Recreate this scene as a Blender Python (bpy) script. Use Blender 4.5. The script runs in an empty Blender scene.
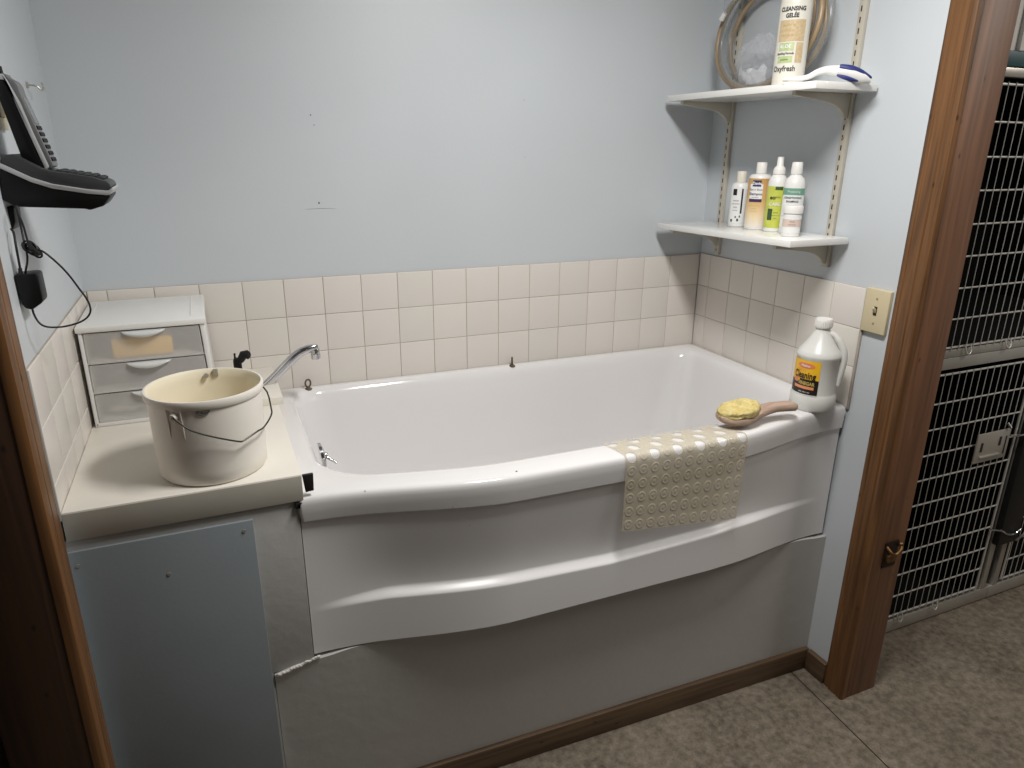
import bpy, bmesh, math, random
import numpy as np
from mathutils import Vector, Matrix, noise
random.seed(7)
PI = math.pi
col = bpy.context.scene.collection
ZF = 1.24            # the floor lies 1.24 below the tile cap; every height here is measured from the tile cap

# ------------------------------------------------------------------ camera
CAM = np.array([-1.62752, -2.06874, 0.36148]); YAW, PIT, ROL, FPX = 0.407005, 0.327122, 0.007983, 699.76
def cam_axes():
    cy, sy, cp, sp = math.cos(YAW), math.sin(YAW), math.cos(PIT), math.sin(PIT)
    f = np.array([sy*cp, cy*cp, -sp]); r0 = np.array([cy, -sy, 0]); u0 = np.cross(r0, f)
    return math.cos(ROL)*r0+math.sin(ROL)*u0, -math.sin(ROL)*r0+math.cos(ROL)*u0, f
R_, U_, F_ = cam_axes()
def P(u, v, ax, val):
    """the point of the photographed place seen at photo position (u, v), on the plane ax = val"""
    d = F_+R_*(u-512)/FPX-U_*(v-384)/FPX
    i = 'xyz'.index(ax); t = (val-CAM[i])/d[i]
    return Vector((CAM+t*d).tolist())
cd = bpy.data.cameras.new('camera'); cam = bpy.data.objects.new('camera', cd); col.objects.link(cam)
cd.sensor_fit = 'HORIZONTAL'; cd.sensor_width = 36.0; cd.lens = FPX/1024*36; cd.clip_start = .02
M = Matrix.Identity(4)
for i in range(3):
    M[i][0] = R_[i]; M[i][1] = U_[i]; M[i][2] = -F_[i]; M[i][3] = CAM[i]
M[2][3] += ZF
cam.matrix_world = M
bpy.context.scene.camera = cam

# ------------------------------------------------------------------ materials
def lin(c):
    return tuple(((x/255)/12.92 if x/255 <= .04045 else ((x/255+.055)/1.055)**2.4) for x in c)
def nmat(name):
    m = bpy.data.materials.new(name); m.use_nodes = True
    nt = m.node_tree; b = nt.nodes['Principled BSDF']
    return m, nt, b
def N(nt, t, **kw):
    n = nt.nodes.new(t)
    for k, v in kw.items(): setattr(n, k, v)
    return n
def mat(name, c, rough=.5, metal=0., var=0., scale=8., bump=0., bscale=60., trans=0., alpha=1., spec=.5, coat=0., c2=None, detail=4, stretch=None, sss=0.):
    """procedural material: base colour with soft noise variation and noise bump"""
    m, nt, b = nmat(name)
    base = lin(c)
    b.inputs['Roughness'].default_value = rough; b.inputs['Metallic'].default_value = metal
    b.inputs['Specular IOR Level'].default_value = spec
    b.inputs['Transmission Weight'].default_value = trans; b.inputs['Coat Weight'].default_value = coat
    b.inputs['Base Color'].default_value = (*base, 1)
    if sss: b.inputs['Subsurface Weight'].default_value = sss; b.inputs['Subsurface Radius'].default_value = (.02, .02, .015)
    tc = N(nt, 'ShaderNodeTexCoord'); src = tc.outputs['Object']
    if stretch:
        mp = N(nt, 'ShaderNodeMapping'); mp.inputs['Scale'].default_value = stretch
        nt.links.new(src, mp.inputs['Vector']); src = mp.outputs['Vector']
    if var or c2:
        no = N(nt, 'ShaderNodeTexNoise'); no.inputs['Scale'].default_value = scale; no.inputs['Detail'].default_value = detail
        nt.links.new(src, no.inputs['Vector'])
        mx = N(nt, 'ShaderNodeMix', data_type='RGBA')
        rmp = N(nt, 'ShaderNodeMapRange'); rmp.inputs['From Min'].default_value = .32; rmp.inputs['From Max'].default_value = .68
        nt.links.new(no.outputs['Fac'], rmp.inputs['Value']); nt.links.new(rmp.outputs['Result'], mx.inputs['Factor'])
        a = base if c2 else tuple(x*(1-var) for x in base); bb = lin(c2) if c2 else tuple(min(1, x*(1+var)) for x in base)
        mx.inputs['A'].default_value = (*a, 1); mx.inputs['B'].default_value = (*bb, 1)
        nt.links.new(mx.outputs['Result'], b.inputs['Base Color'])
    if bump:
        n2 = N(nt, 'ShaderNodeTexNoise'); n2.inputs['Scale'].default_value = bscale; n2.inputs['Detail'].default_value = 3
        nt.links.new(src, n2.inputs['Vector'])
        bp = N(nt, 'ShaderNodeBump'); bp.inputs['Strength'].default_value = bump; bp.inputs['Distance'].default_value = .004
        nt.links.new(n2.outputs['Fac'], bp.inputs['Height']); nt.links.new(bp.outputs['Normal'], b.inputs['Normal'])
    if alpha < 1:
        out = nt.nodes['Material Output']; tr = N(nt, 'ShaderNodeBsdfTransparent'); ms = N(nt, 'ShaderNodeMixShader')
        ms.inputs[0].default_value = alpha
        nt.links.new(tr.outputs[0], ms.inputs[1]); nt.links.new(b.outputs[0], ms.inputs[2]); nt.links.new(ms.outputs[0], out.inputs['Surface'])
    return m

def wood_mat(name, dark, light, rough=.45, axis='z'):
    m, nt, b = nmat(name)
    tc = N(nt, 'ShaderNodeTexCoord'); mp = N(nt, 'ShaderNodeMapping')
    sc = {'z': (38, 38, 1.6), 'x': (1.6, 38, 38), 'y': (38, 1.6, 38)}[axis]
    mp.inputs['Scale'].default_value = sc
    no = N(nt, 'ShaderNodeTexNoise'); no.inputs['Scale'].default_value = 1.6; no.inputs['Detail'].default_value = 6; no.inputs['Distortion'].default_value = .7
    cr = N(nt, 'ShaderNodeValToRGB'); cr.color_ramp.elements[0].position = .3; cr.color_ramp.elements[1].position = .72
    cr.color_ramp.elements[0].color = (*lin(dark), 1); cr.color_ramp.elements[1].color = (*lin(light), 1)
    # knots
    vo = N(nt, 'ShaderNodeTexVoronoi'); mk = N(nt, 'ShaderNodeMapping')
    mk.inputs['Scale'].default_value = {'z': (4.2, 4.2, 2.2), 'x': (2.2, 4.2, 4.2), 'y': (4.2, 2.2, 4.2)}[axis]
    kr = N(nt, 'ShaderNodeMapRange'); kr.inputs['From Min'].default_value = .03; kr.inputs['From Max'].default_value = .10
    mx = N(nt, 'ShaderNodeMix', data_type='RGBA'); mx.inputs['A'].default_value = (*[x*.45 for x in lin(dark)], 1)
    nt.links.new(tc.outputs['Object'], mp.inputs['Vector']); nt.links.new(mp.outputs[0], no.inputs['Vector'])
    nt.links.new(tc.outputs['Object'], mk.inputs['Vector']); nt.links.new(mk.outputs[0], vo.inputs['Vector'])
    nt.links.new(no.outputs['Fac'], cr.inputs['Fac']); nt.links.new(vo.outputs['Distance'], kr.inputs['Value'])
    nt.links.new(kr.outputs['Result'], mx.inputs['Factor']); nt.links.new(cr.outputs['Color'], mx.inputs['B'])
    nt.links.new(mx.outputs['Result'], b.inputs['Base Color'])
    b.inputs['Roughness'].default_value = rough
    bp = N(nt, 'ShaderNodeBump'); bp.inputs['Strength'].default_value = .12; bp.inputs['Distance'].default_value = .003
    nt.links.new(no.outputs['Fac'], bp.inputs['Height']); nt.links.new(bp.outputs['Normal'], b.inputs['Normal'])
    return m

def tile_mat(name, c):
    m, nt, b = nmat(name)
    at = N(nt, 'ShaderNodeAttribute', attribute_name='tone')
    mx = N(nt, 'ShaderNodeMix', data_type='RGBA')
    mx.inputs['A'].default_value = (*lin((c[0]-2, c[1]-2, c[2]-3)), 1); mx.inputs['B'].default_value = (*lin((c[0]+2, c[1]+0, c[2]+0)), 1)
    nt.links.new(at.outputs['Fac'], mx.inputs['Factor']); nt.links.new(mx.outputs['Result'], b.inputs['Base Color'])
    b.inputs['Roughness'].default_value = .32
    return m

def concrete_mat():
    m, nt, b = nmat('concrete')
    tc = N(nt, 'ShaderNodeTexCoord')
    def nz(s, d): 
        n = N(nt, 'ShaderNodeTexNoise'); n.inputs['Scale'].default_value = s; n.inputs['Detail'].default_value = d; n.inputs['Roughness'].default_value = .65
        nt.links.new(tc.outputs['Object'], n.inputs['Vector']); return n
    n1, n2, n3 = nz(3.2, 8), nz(46, 6), nz(210, 3)
    cr = N(nt, 'ShaderNodeValToRGB'); e = cr.color_ramp.elements
    e[0].position = .36; e[0].color = (*lin((82, 72, 60)), 1); e[1].position = .66; e[1].color = (*lin((142, 131, 115)), 1)
    mm = N(nt, 'ShaderNodeMix', data_type='FLOAT'); mm.inputs['Factor'].default_value = .6
    nt.links.new(n1.outputs['Fac'], mm.inputs['A']); nt.links.new(n2.outputs['Fac'], mm.inputs['B'])
    nt.links.new(mm.outputs['Result'], cr.inputs['Fac'])
    mx = N(nt, 'ShaderNodeMix', data_type='RGBA', blend_type='MULTIPLY'); mx.inputs['Factor'].default_value = .75
    r3 = N(nt, 'ShaderNodeMapRange'); r3.inputs['From Min'].default_value = .3; r3.inputs['From Max'].default_value = .7; r3.inputs['To Min'].default_value = .68; r3.inputs['To Max'].default_value = 1.12
    nt.links.new(n3.outputs['Fac'], r3.inputs['Value']); nt.links.new(cr.outputs['Color'], mx.inputs['A']); nt.links.new(r3.outputs['Result'], mx.inputs['B'])
    nt.links.new(mx.outputs['Result'], b.inputs['Base Color'])
    b.inputs['Roughness'].default_value = .75
    bp = N(nt, 'ShaderNodeBump'); bp.inputs['Strength'].default_value = .25; bp.inputs['Distance'].default_value = .003
    nt.links.new(n2.outputs['Fac'], bp.inputs['Height']); nt.links.new(bp.outputs['Normal'], b.inputs['Normal'])
    return m

def ramp_mat(name, stops, z0, z1, rough=.35):
    """printed label whose ink colour runs from stop to stop up the label"""
    m, nt, b = nmat(name)
    tc = N(nt, 'ShaderNodeTexCoord'); sp = N(nt, 'ShaderNodeSeparateXYZ'); mr = N(nt, 'ShaderNodeMapRange'); cr = N(nt, 'ShaderNodeValToRGB')
    mr.inputs['From Min'].default_value = z0; mr.inputs['From Max'].default_value = z1
    nt.links.new(tc.outputs['Object'], sp.inputs[0]); nt.links.new(sp.outputs['Z'], mr.inputs['Value']); nt.links.new(mr.outputs['Result'], cr.inputs['Fac'])
    e = cr.color_ramp.elements
    while len(e) < len(stops): e.new(.5)
    for k, (p, c) in enumerate(stops): e[k].position = p; e[k].color = (*lin(c), 1)
    nt.links.new(cr.outputs['Color'], b.inputs['Base Color']); b.inputs['Roughness'].default_value = rough
    return m

MW = mat('pale_blue_wall_paint', (198, 203, 207), .45, var=.028, scale=1.7, bump=.05, bscale=160, detail=2)
MCEIL = mat('ceiling_paint', (160, 160, 156), .8)
MTILE = tile_mat('cream_tile_glaze', (220, 215, 208))
MGROUT = mat('grout', (172, 162, 150), .9, var=.12, scale=20)
MFLOOR = concrete_mat()
MJOINT = mat('joint_dark', (40, 34, 28), .95)  # even dark colour of the saw-cut floor joint
MENAMEL = mat('white_enamel', (224, 222, 221), .11, spec=.5)
MPLINTH = mat('plinth_paint', (182, 180, 176), .5, bump=.28, bscale=26, var=.02, scale=5)
MSTILE = mat('grey_cabinet_paint', (166, 165, 162), .5, bump=.25, bscale=35, var=.03, scale=6)
MPANEL = mat('blue_grey_panel_paint', (126, 133, 136), .5, var=.03, scale=6, bump=.06, bscale=120)
MLAM = mat('cream_laminate', (225, 220, 209), .35, var=.02, scale=9)
MLAME = mat('shaded_laminate_edge', (168, 163, 152), .4, var=.03, scale=14)  # cream laminate darkened: the front edge's shade is in the colour
MCAULK = mat('white_caulk', (222, 220, 214), .7, bump=.8, bscale=90)
MWOOD = wood_mat('stained_pine', (78, 52, 29), (130, 89, 51), .45)
MWOODJ = wood_mat('stained_pine_board', (96, 65, 44), (134, 94, 67), .5)
MWOODD = wood_mat('unlit_pine', (52, 34, 22), (78, 52, 34), .55)  # pine darkened: the left jamb's shade is put into the colour
MBASE = wood_mat('dark_baseboard', (70, 53, 38), (108, 85, 62), .55, 'x')
MBASEY = wood_mat('dark_baseboard_side', (70, 53, 38), (108, 85, 62), .55, 'y')
MCHROME = mat('chrome', (205, 205, 208), .12, 1.)
MSTEEL = mat('stainless_steel', (184, 180, 172), .4, .6, var=.06, scale=14)
MWIRE = mat('zinc_wire', (214, 211, 204), .38, .55)
MCAGE = mat('dark_cage_interior', (9, 9, 9), .9, spec=.2)  # near-black instead of steel: the shade inside the cages is in the colour
MBLACK = mat('black_plastic', (12, 12, 13), .42, spec=.3, bump=.06, bscale=300)
MRUB = mat('black_rubber', (20, 20, 21), .55)
MSILV = mat('silver_plastic', (196, 197, 198), .32, .25)
MKEY = mat('dark_key', (44, 45, 47), .4)
MSCR = mat('grey_display', (128, 132, 134), .25)
MWHITE = mat('white_plastic', (228, 227, 223), .38)
MCAP = mat('white_cap', (232, 230, 225), .4)
MBUCK = mat('bucket_white_plastic', (232, 227, 217), .42, var=.02, scale=6)
MBUCKIN = mat('bucket_cream_inside', (236, 227, 203), .5, var=.03, scale=9)
MFROST = mat('frosted_plastic', (240, 238, 234), .3, alpha=.30)
MPULL = mat('clear_pull', (226, 229, 230), .2, alpha=.8)
MSHELF = mat('white_shelf_laminate', (236, 235, 231), .18, coat=.2)
MBRK = mat('cream_bracket_paint', (190, 184, 170), .42)
MSLOT = mat('slot_dark', (38, 34, 30), .9)
MBRASS = mat('aged_brass', (122, 92, 58), .42, .85, var=.2, scale=60)
MBRONZE = mat('dark_bronze', (42, 32, 26), .5, .5)
MRUST = mat('rusty_metal', (78, 66, 52), .6, .5, c2=(120, 106, 90), scale=90)
MALM = mat('almond_plate', (205, 192, 158), .38)
MALMD = mat('almond_screw', (160, 146, 112), .45, .3)
MMAT = mat('tan_vinyl', (204, 193, 167), .4, alpha=.54, var=.05, scale=16)
MSPONGE = mat('yellow_sponge', (216, 201, 142), .95, c2=(196, 174, 106), scale=70, bump=1., bscale=150)
MSPY = mat('yellow_block_sponge', (250, 196, 24), .9, var=.08, scale=60, bump=.6, bscale=200)
MBRW = wood_mat('worn_beech', (150, 124, 108), (196, 172, 152), .7, 'x')
MJUG = mat('milky_jug', (234, 234, 229), .3, alpha=.8)
MJUGL = mat('pale_liquid', (205, 206, 190), .25)
MTAN = mat('tan_tubing', (160, 138, 108), .35)
MCLR = mat('clear_tubing', (150, 152, 150), .2, alpha=.32)
MBAG = mat('clear_bag', (206, 209, 214), .22, alpha=.36, bump=.5, bscale=22)
MPAPER = mat('white_folded_paper', (225, 226, 228), .6)
MBLUE = mat('navy_grip', (38, 48, 112), .45)
MTEAL = mat('teal_trim', (42, 78, 84), .5)
MGLASS = mat('dark_glass', (18, 22, 26), .1)
MINK = mat('black_ink', (26, 26, 28), .5)
MINKG = mat('grey_ink', (96, 92, 86), .5)
MINKP = mat('purple_ink', (62, 40, 84), .5)
MLBLW = mat('white_label', (232, 232, 230), .4)
MLIME = mat('lime_label', (186, 194, 72), .4, c2=(204, 208, 100), scale=40)
MGREEN = mat('soft_green_label', (112, 160, 138), .4)
MLEAF = mat('leaf_green_print', (164, 186, 118), .45, c2=(196, 206, 158), scale=120)
MTANP = mat('tan_print', (206, 186, 150), .45, c2=(190, 166, 128), scale=160)
MPINK = mat('pale_pink_print', (214, 192, 180), .45)
MYEL = mat('yellow_print', (240, 188, 40), .4)
MBLKP = mat('black_print', (36, 28, 22), .4)
MORG = mat('orange_print', (232, 150, 104), .4)
MRED = mat('salmon_print', (226, 130, 92), .4)
MGOLD = mat('gold_print', (184, 164, 92), .4)
MDKGN = mat('dark_green_print', (58, 82, 52), .5)

# ------------------------------------------------------------------ mesh helpers
class MB:
    def __init__(s): s.bm = bmesh.new(); s.mi = 0
    def _merge(s, t):
        for f in t.faces: f.material_index = s.mi
        me = bpy.data.meshes.new('t'); t.to_mesh(me); t.free(); s.bm.from_mesh(me); bpy.data.meshes.remove(me)
        return s
    def box(s, x0, x1, y0, y1, z0, z1, bev=0., seg=2, skew=None):
        t = bmesh.new(); bmesh.ops.create_cube(t, size=1)
        for v in t.verts:
            v.co = Vector(((x0+x1)/2+v.co.x*(x1-x0), (y0+y1)/2+v.co.y*(y1-y0), (z0+z1)/2+v.co.z*(z1-z0)))
            if skew: v.co = Vector(skew(v.co))
        if bev: bmesh.ops.bevel(t, geom=t.edges[:], offset=bev, segments=seg, affect='EDGES', profile=.5)
        return s._merge(t)
    def prism(s, pts, d, bev=0.):
        """pts: 3-D outline; d: extrusion vector"""
        t = bmesh.new(); d = Vector(d)
        a = [t.verts.new(Vector(p)) for p in pts]; b = [t.verts.new(Vector(p)+d) for p in pts]
        n = len(pts); t.faces.new(a); t.faces.new(b[::-1])
        for i in range(n): t.faces.new([a[i], b[i], b[(i+1) % n], a[(i+1) % n]])
        bmesh.ops.recalc_face_normals(t, faces=t.faces[:])
        if bev: bmesh.ops.bevel(t, geom=t.edges[:], offset=bev, segments=2, affect='EDGES', profile=.5)
        return s._merge(t)
    def tube(s, path, r, n=10, closed=False, sq=None, up=None, caps=True):
        """swept tube; r number or list; sq=(a,b) squashes the section"""
        t = bmesh.new(); p = [Vector(q) for q in path]; m = len(p)
        rr = r if isinstance(r, (list, tuple)) else [r]*m
        rings = []; ref = Vector(up) if up else None; prev = None
        for i in range(m):
            if closed: tg = p[(i+1) % m]-p[i-1]
            else: tg = p[min(i+1, m-1)]-p[max(i-1, 0)]
            tg.normalize()
            if prev is None:
                a = ref if ref else (Vector((0, 0, 1)) if abs(tg.z) < .9 else Vector((1, 0, 0)))
                a = (a-tg*a.dot(tg)).normalized()
            else:
                a = prev-tg*prev.dot(tg)
                a = a.normalized() if a.length > 1e-6 else prev
            prev = a; b = tg.cross(a); sa, sb = sq if sq else (1, 1)
            if sq and isinstance(sq[0], (list, tuple)): sa, sb = sq[i]
            rings.append([t.verts.new(p[i]+(a*math.cos(2*PI*k/n)*sa+b*math.sin(2*PI*k/n)*sb)*rr[i]) for k in range(n)])
        for i in range(m if closed else m-1):
            A, B = rings[i], rings[(i+1) % m]
            for k in range(n): t.faces.new([A[k], A[(k+1) % n], B[(k+1) % n], B[k]])
        if not closed and caps: t.faces.new(rings[0][::-1]); t.faces.new(rings[-1])
        return s._merge(t)
    def lathe(s, prof, c=(0, 0, 0), n=32, sx=1., sy=1., rot=0., caps=True):
        t = bmesh.new(); rings = []
        for r, z in prof:
            rings.append([t.verts.new(loc2(c, r*sx*math.cos(2*PI*k/n), r*sy*math.sin(2*PI*k/n), z, rot)) for k in range(n)])
        for A, B in zip(rings, rings[1:]):
            for k in range(n): t.faces.new([A[k], A[(k+1) % n], B[(k+1) % n], B[k]])
        if caps:
            if prof[0][0] > 1e-6: t.faces.new(rings[0][::-1])
            if prof[-1][0] > 1e-6: t.faces.new(rings[-1])
        bmesh.ops.remove_doubles(t, verts=t.verts[:], dist=1e-7)
        return s._merge(t)
    def grid(s, fn, nu, nv, cu=False, cv=False):
        t = bmesh.new(); g = [[t.verts.new(Vector(fn(i/(nu if cu else nu-1), j/(nv if cv else nv-1)))) for j in range(nv)] for i in range(nu)]
        for i in range(nu if cu else nu-1):
            for j in range(nv if cv else nv-1):
                t.faces.new([g[i][j], g[(i+1) % nu][j], g[(i+1) % nu][(j+1) % nv], g[i][(j+1) % nv]])
        return s._merge(t)
    def sphere(s, c, r, sx=1, sy=1, sz=1, n=16):
        t = bmesh.new(); bmesh.ops.create_uvsphere(t, u_segments=n, v_segments=max(6, n//2), radius=r)
        for v in t.verts: v.co = Vector((c[0]+v.co.x*sx, c[1]+v.co.y*sy, c[2]+v.co.z*sz))
        return s._merge(t)
    def disc(s, c, nrm, r, h=.001, n=16):
        nrm = Vector(nrm).normalized(); return s.tube([Vector(c), Vector(c)+nrm*h], r, n)
    def build(s, name, m, parent=None, ang=38, fixn=True, origin=None):
        if fixn: bmesh.ops.recalc_face_normals(s.bm, faces=s.bm.faces[:])
        me = bpy.data.meshes.new(name)
        if parent is not None: o0 = Vector(parent['_o'])
        elif origin is not None: o0 = Vector(origin)
        else:
            xs = [v.co for v in s.bm.verts]
            o0 = Vector(((min(v.x for v in xs)+max(v.x for v in xs))/2, (min(v.y for v in xs)+max(v.y for v in xs))/2, min(v.z for v in xs)))
        for v in s.bm.verts: v.co -= o0
        s.bm.to_mesh(me); s.bm.free()
        for mm in (m if isinstance(m, (list, tuple)) else [m]): me.materials.append(mm)
        for p in me.polygons: p.use_smooth = True
        me.set_sharp_from_angle(angle=math.radians(ang))
        o = bpy.data.objects.new(name, me); col.objects.link(o)
        if parent is not None: o.parent = parent; o['_o'] = parent['_o']
        else: o.location = o0+Vector((0, 0, ZF)); o['_o'] = list(o0)
        return o
def loc2(c, x, y, z, rot):
    return Vector((c[0]+x*math.cos(rot)-y*math.sin(rot), c[1]+x*math.sin(rot)+y*math.cos(rot), c[2]+z))
def tag(o, label, cat, group=None, kind=None):
    o['label'] = label; o['category'] = cat
    if group: o['group'] = group
    if kind: o['kind'] = kind
    return o
def thing(name, label, cat, at, group=None):
    o = bpy.data.objects.new(name, None); col.objects.link(o); o.empty_display_size = .05
    at = Vector(at); o.location = at+Vector((0, 0, ZF)); o['_o'] = list(at)
    return tag(o, label, cat, group)
def struct(name, mb, m, parent=None, **k):
    o = mb.build(name, m, parent, **k)
    if parent is None: o['kind'] = 'structure'
    return o
def ss(a, b, x):
    t = min(1., max(0., (x-a)/(b-a))); return t*t*(3-2*t)
def interp(x, xs, ys): return float(np.interp(x, xs, ys))
def smooth(pts, n=6):
    """Catmull-Rom through the points"""
    p = [Vector(q) for q in pts]; p = [p[0]*2-p[1]]+p+[p[-1]*2-p[-2]]; out = []
    for i in range(1, len(p)-2):
        for k in range(n):
            t = k/n; a, b, c, d = p[i-1], p[i], p[i+1], p[i+2]
            out.append(.5*((2*b)+(c-a)*t+(2*a-5*b+4*c-d)*t*t+(3*b-a-3*c+d)*t**3))
    out.append(p[-2]); return out
def lettering(mb, text, size, fn, bold=0., wide=1.):
    """flat letters whose (u, v) plane is laid on a surface by fn"""
    cu = bpy.data.curves.new('letters', 'FONT'); cu.body = text; cu.size = size; cu.align_x = 'CENTER'; cu.align_y = 'CENTER'; cu.resolution_u = 3; cu.offset = bold
    ob = bpy.data.objects.new('letters', cu); col.objects.link(ob)
    me = bpy.data.meshes.new_from_object(ob.evaluated_get(bpy.context.evaluated_depsgraph_get()))
    bpy.data.objects.remove(ob); bpy.data.curves.remove(cu)
    t = bmesh.new(); t.from_mesh(me); bpy.data.meshes.remove(me)
    for v in t.verts: v.co = Vector(fn(v.co.x*wide, v.co.y))
    mb._merge(t); return mb

# ------------------------------------------------------------------ the room
XL = -1.9315
LX, RX = -3.2, 2.7          # the rooms left and right of the wash bay
YN = -3.1; ZC = 1.2
m = MB()
m.box(LX, -.0612, YN, .1, -ZF-.06, -ZF); m.box(-.0568, RX, YN, .1, -ZF-.06, -ZF)
m.mi = 1; m.box(-.0622, -.0558, YN, .1, -ZF-.06, -ZF-.0012)
# the joint runs a little askew, as in the photo
for v in m.bm.verts:
    if -.07 < v.co.x < -.05: v.co.x += (v.co.y+.7)*.07
struct('floor', m, [MFLOOR, MJOINT])
struct('ceiling', MB().box(LX, RX, YN, .1, ZC, ZC+.06), MCEIL)
wb = struct('wall_back', MB().box(LX, RX, .006, .1, -ZF, ZC), MW)
MNAIL = mat('nail_hole_dark', (96, 95, 93), .9)
for u, v, r_ in ((310.5, 115, .0019), (314, 125, .0015), (319, 203, .0026), (524, 100, .0011), (525, 157, .0011)):
    q = P(u, v, 'y', .006); MB().disc((q.x, .0064, q.z), (0, -1, 0), r_, .0008, 9).build('nail_hole', MNAIL, wb)
q0, q1 = P(306, 209, 'y', .005), P(336, 208.5, 'y', .005); MB().tube([q0, (q0+q1)/2+Vector((0, 0, .002)), q1], .0006, 6).build('paint_scratch', mat('scratch_white', (208, 211, 213), .6), wb)
struct('wall_behind', MB().box(LX, RX, YN-.1, YN, -ZF, ZC), mat('shaded_beige_paint', (128, 122, 112), .8))  # unseen wall, its paint darkened so less light bounces back
DT = .86                     # door head height
m = MB(); m.box(.006, .122, -.867, .006, -ZF, ZC); m.box(.006, .122, YN, -1.86, -ZF, ZC); m.box(.006, .122, -1.86, -.867, DT+.02, ZC)
struct('wall_right', m, MW)
m = MB(); m.box(XL-.122, XL-.006, -.832, .006, -ZF, ZC); m.box(XL-.122, XL-.006, YN, -1.86, -ZF, ZC); m.box(XL-.122, XL-.006, -1.86, -.832, DT+.02, ZC)
struct('wall_left', m, MW)
struct('wall_far_right', MB().box(RX, RX+.1, YN, .1, -ZF, ZC), MW)
struct('wall_far_left', MB().box(LX-.1, LX, YN, .1, -ZF, ZC), mat('dim_brown_paint', (96, 84, 72), .8))

# tile bands: real tiles with eased edges standing on a grout bed
def tile_band(name, us, vs, place, thick=.006, gap=.0007):
    """us, vs: joint positions along the wall and up it; place(u, v, w) -> point, w = out from the wall"""
    mb = MB(); tones = []
    t = bmesh.new(); lay = t.faces.layers.float.new('tone')
    for i in range(len(us)-1):
        for j in range(len(vs)-1):
            a0, a1 = sorted((us[i], us[i+1])); b0, b1 = sorted((vs[j], vs[j+1]))
            a0 += gap; a1 -= gap; b0 += gap; b1 -= gap
            if a1-a0 < .006: continue
            tone = random.random(); rows = []
            e = .0018
            dz = random.uniform(-.0003, .0003)
            for (ins, w) in ((0, 0), (0, thick-.0016), (e*.4, thick-.0005), (e*1.4, thick)):
                rows.append([t.verts.new(place(x, y, w+dz*(w > 0))) for x, y in ((a0+ins, b0+ins), (a1-ins, b0+ins), (a1-ins, b1-ins), (a0+ins, b1-ins))])
            fs = [t.faces.new(rows[-1])]
            for A, B in zip(rows, rows[1:]):
                for k in range(4): fs.append(t.faces.new([A[k], A[(k+1) % 4], B[(k+1) % 4], B[k]]))
            for f in fs: f[lay] = tone
    me = bpy.data.meshes.new('t'); 
    for f in t.faces: f.material_index = 0
    # grout bed
    u0, u1, v0, v1 = min(us), max(us), min(vs), max(vs)
    c = [place(x, y, w) for w in (0, thick-.0022) for x, y in ((u0, v0), (u1, v0), (u1, v1), (u0, v1))]
    V = [t.verts.new(q) for q in c]
    for f in ((4, 5, 6, 7), (0, 1, 5, 4), (1, 2, 6, 5), (2, 3, 7, 6), (3, 0, 4, 7)):
        g = t.faces.new([V[k] for k in f]); g.material_index = 1
    t.to_mesh(me); t.free(); mb.bm.from_mesh(me); bpy.data.meshes.remove(me)
    return struct(name, mb, [MTILE, MGROUT], ang=20)
us = [0, -.1257]
while us[-1]-.11 > XL: us.append(us[-1]-.11)
us.append(XL)
vs = [0, -.11, -.22, -.345]
tile_band('trim_1', us, vs, lambda u, v, w: Vector((u, .006-w, v)))
tile_band('trim_2', [0, -.0587]+[-.1687-.11*k for k in range(6)], [.004, -.11, -.22, -.345], lambda u, v, w: Vector((.006-w, u, v)))
tile_band('trim_3', [0]+[-.06-.11*k for k in range(7)], [0, -.11, -.22, -.285], lambda u, v, w: Vector((XL-.006+w, u, v)))
# grey end strips of the side tile bands
m = MB(); m.box(-.0005, .006, -.7262, -.7190, -.345, .004, .0015); struct('trim_4', m, MGROUT)
m = MB(); m.box(XL-.006, XL+.001, -.729, -.7205, -.285, 0, .0015); struct('trim_5', m, mat('tile_edge_grey', (150, 150, 148), .6))

# right door: casing with two grooves, jamb board, latch catch
def casing_poly(sgn, x0, y0, y1):
    """section of the casing board: rounded outer edge, two grooves"""
    w = y1-y0
    prof = [(0, 0), (0, .010), (.08, .0135), (.20, .0150), (.23, .0125), (.26, .0125), (.29, .0165), (.62, .0175), (.66, .0145), (.69, .0145), (.72, .0180), (.9, .0190), (.98, .0165), (1, .012), (1, 0)]
    return [(x0+sgn*d, y0+w*s) for s, d in prof]
door1 = MB(); pr = casing_poly(-1, .006, -.813, -.889)
door1.prism([(x, y, -ZF) for x, y in pr], (0, 0, DT+.07+ZF))
d1 = struct('door_1', door1, MWOOD)
tj = MB(); tj.box(.0, .1285, -.887, -.867, -ZF, DT+.02, .0015); struct('jamb', tj, MWOODJ, d1)
tj = MB(); tj.box(.0, .1285, -1.86, -1.84, -ZF, DT+.02, .0015); struct('jamb', tj, MWOODJ, d1)
tj = MB(); tj.box(.0, .1285, -1.84, -.887, DT, DT+.02, .0015); struct('head_jamb', tj, MWOODJ, d1)
tj = MB(); tj.prism([(x, -2*1.3635-y, -ZF) for x, y in casing_poly(-1, .006, -.813, -.889)], (0, 0, DT+.07+ZF)); struct('casing', tj, MWOOD, d1)
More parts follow.
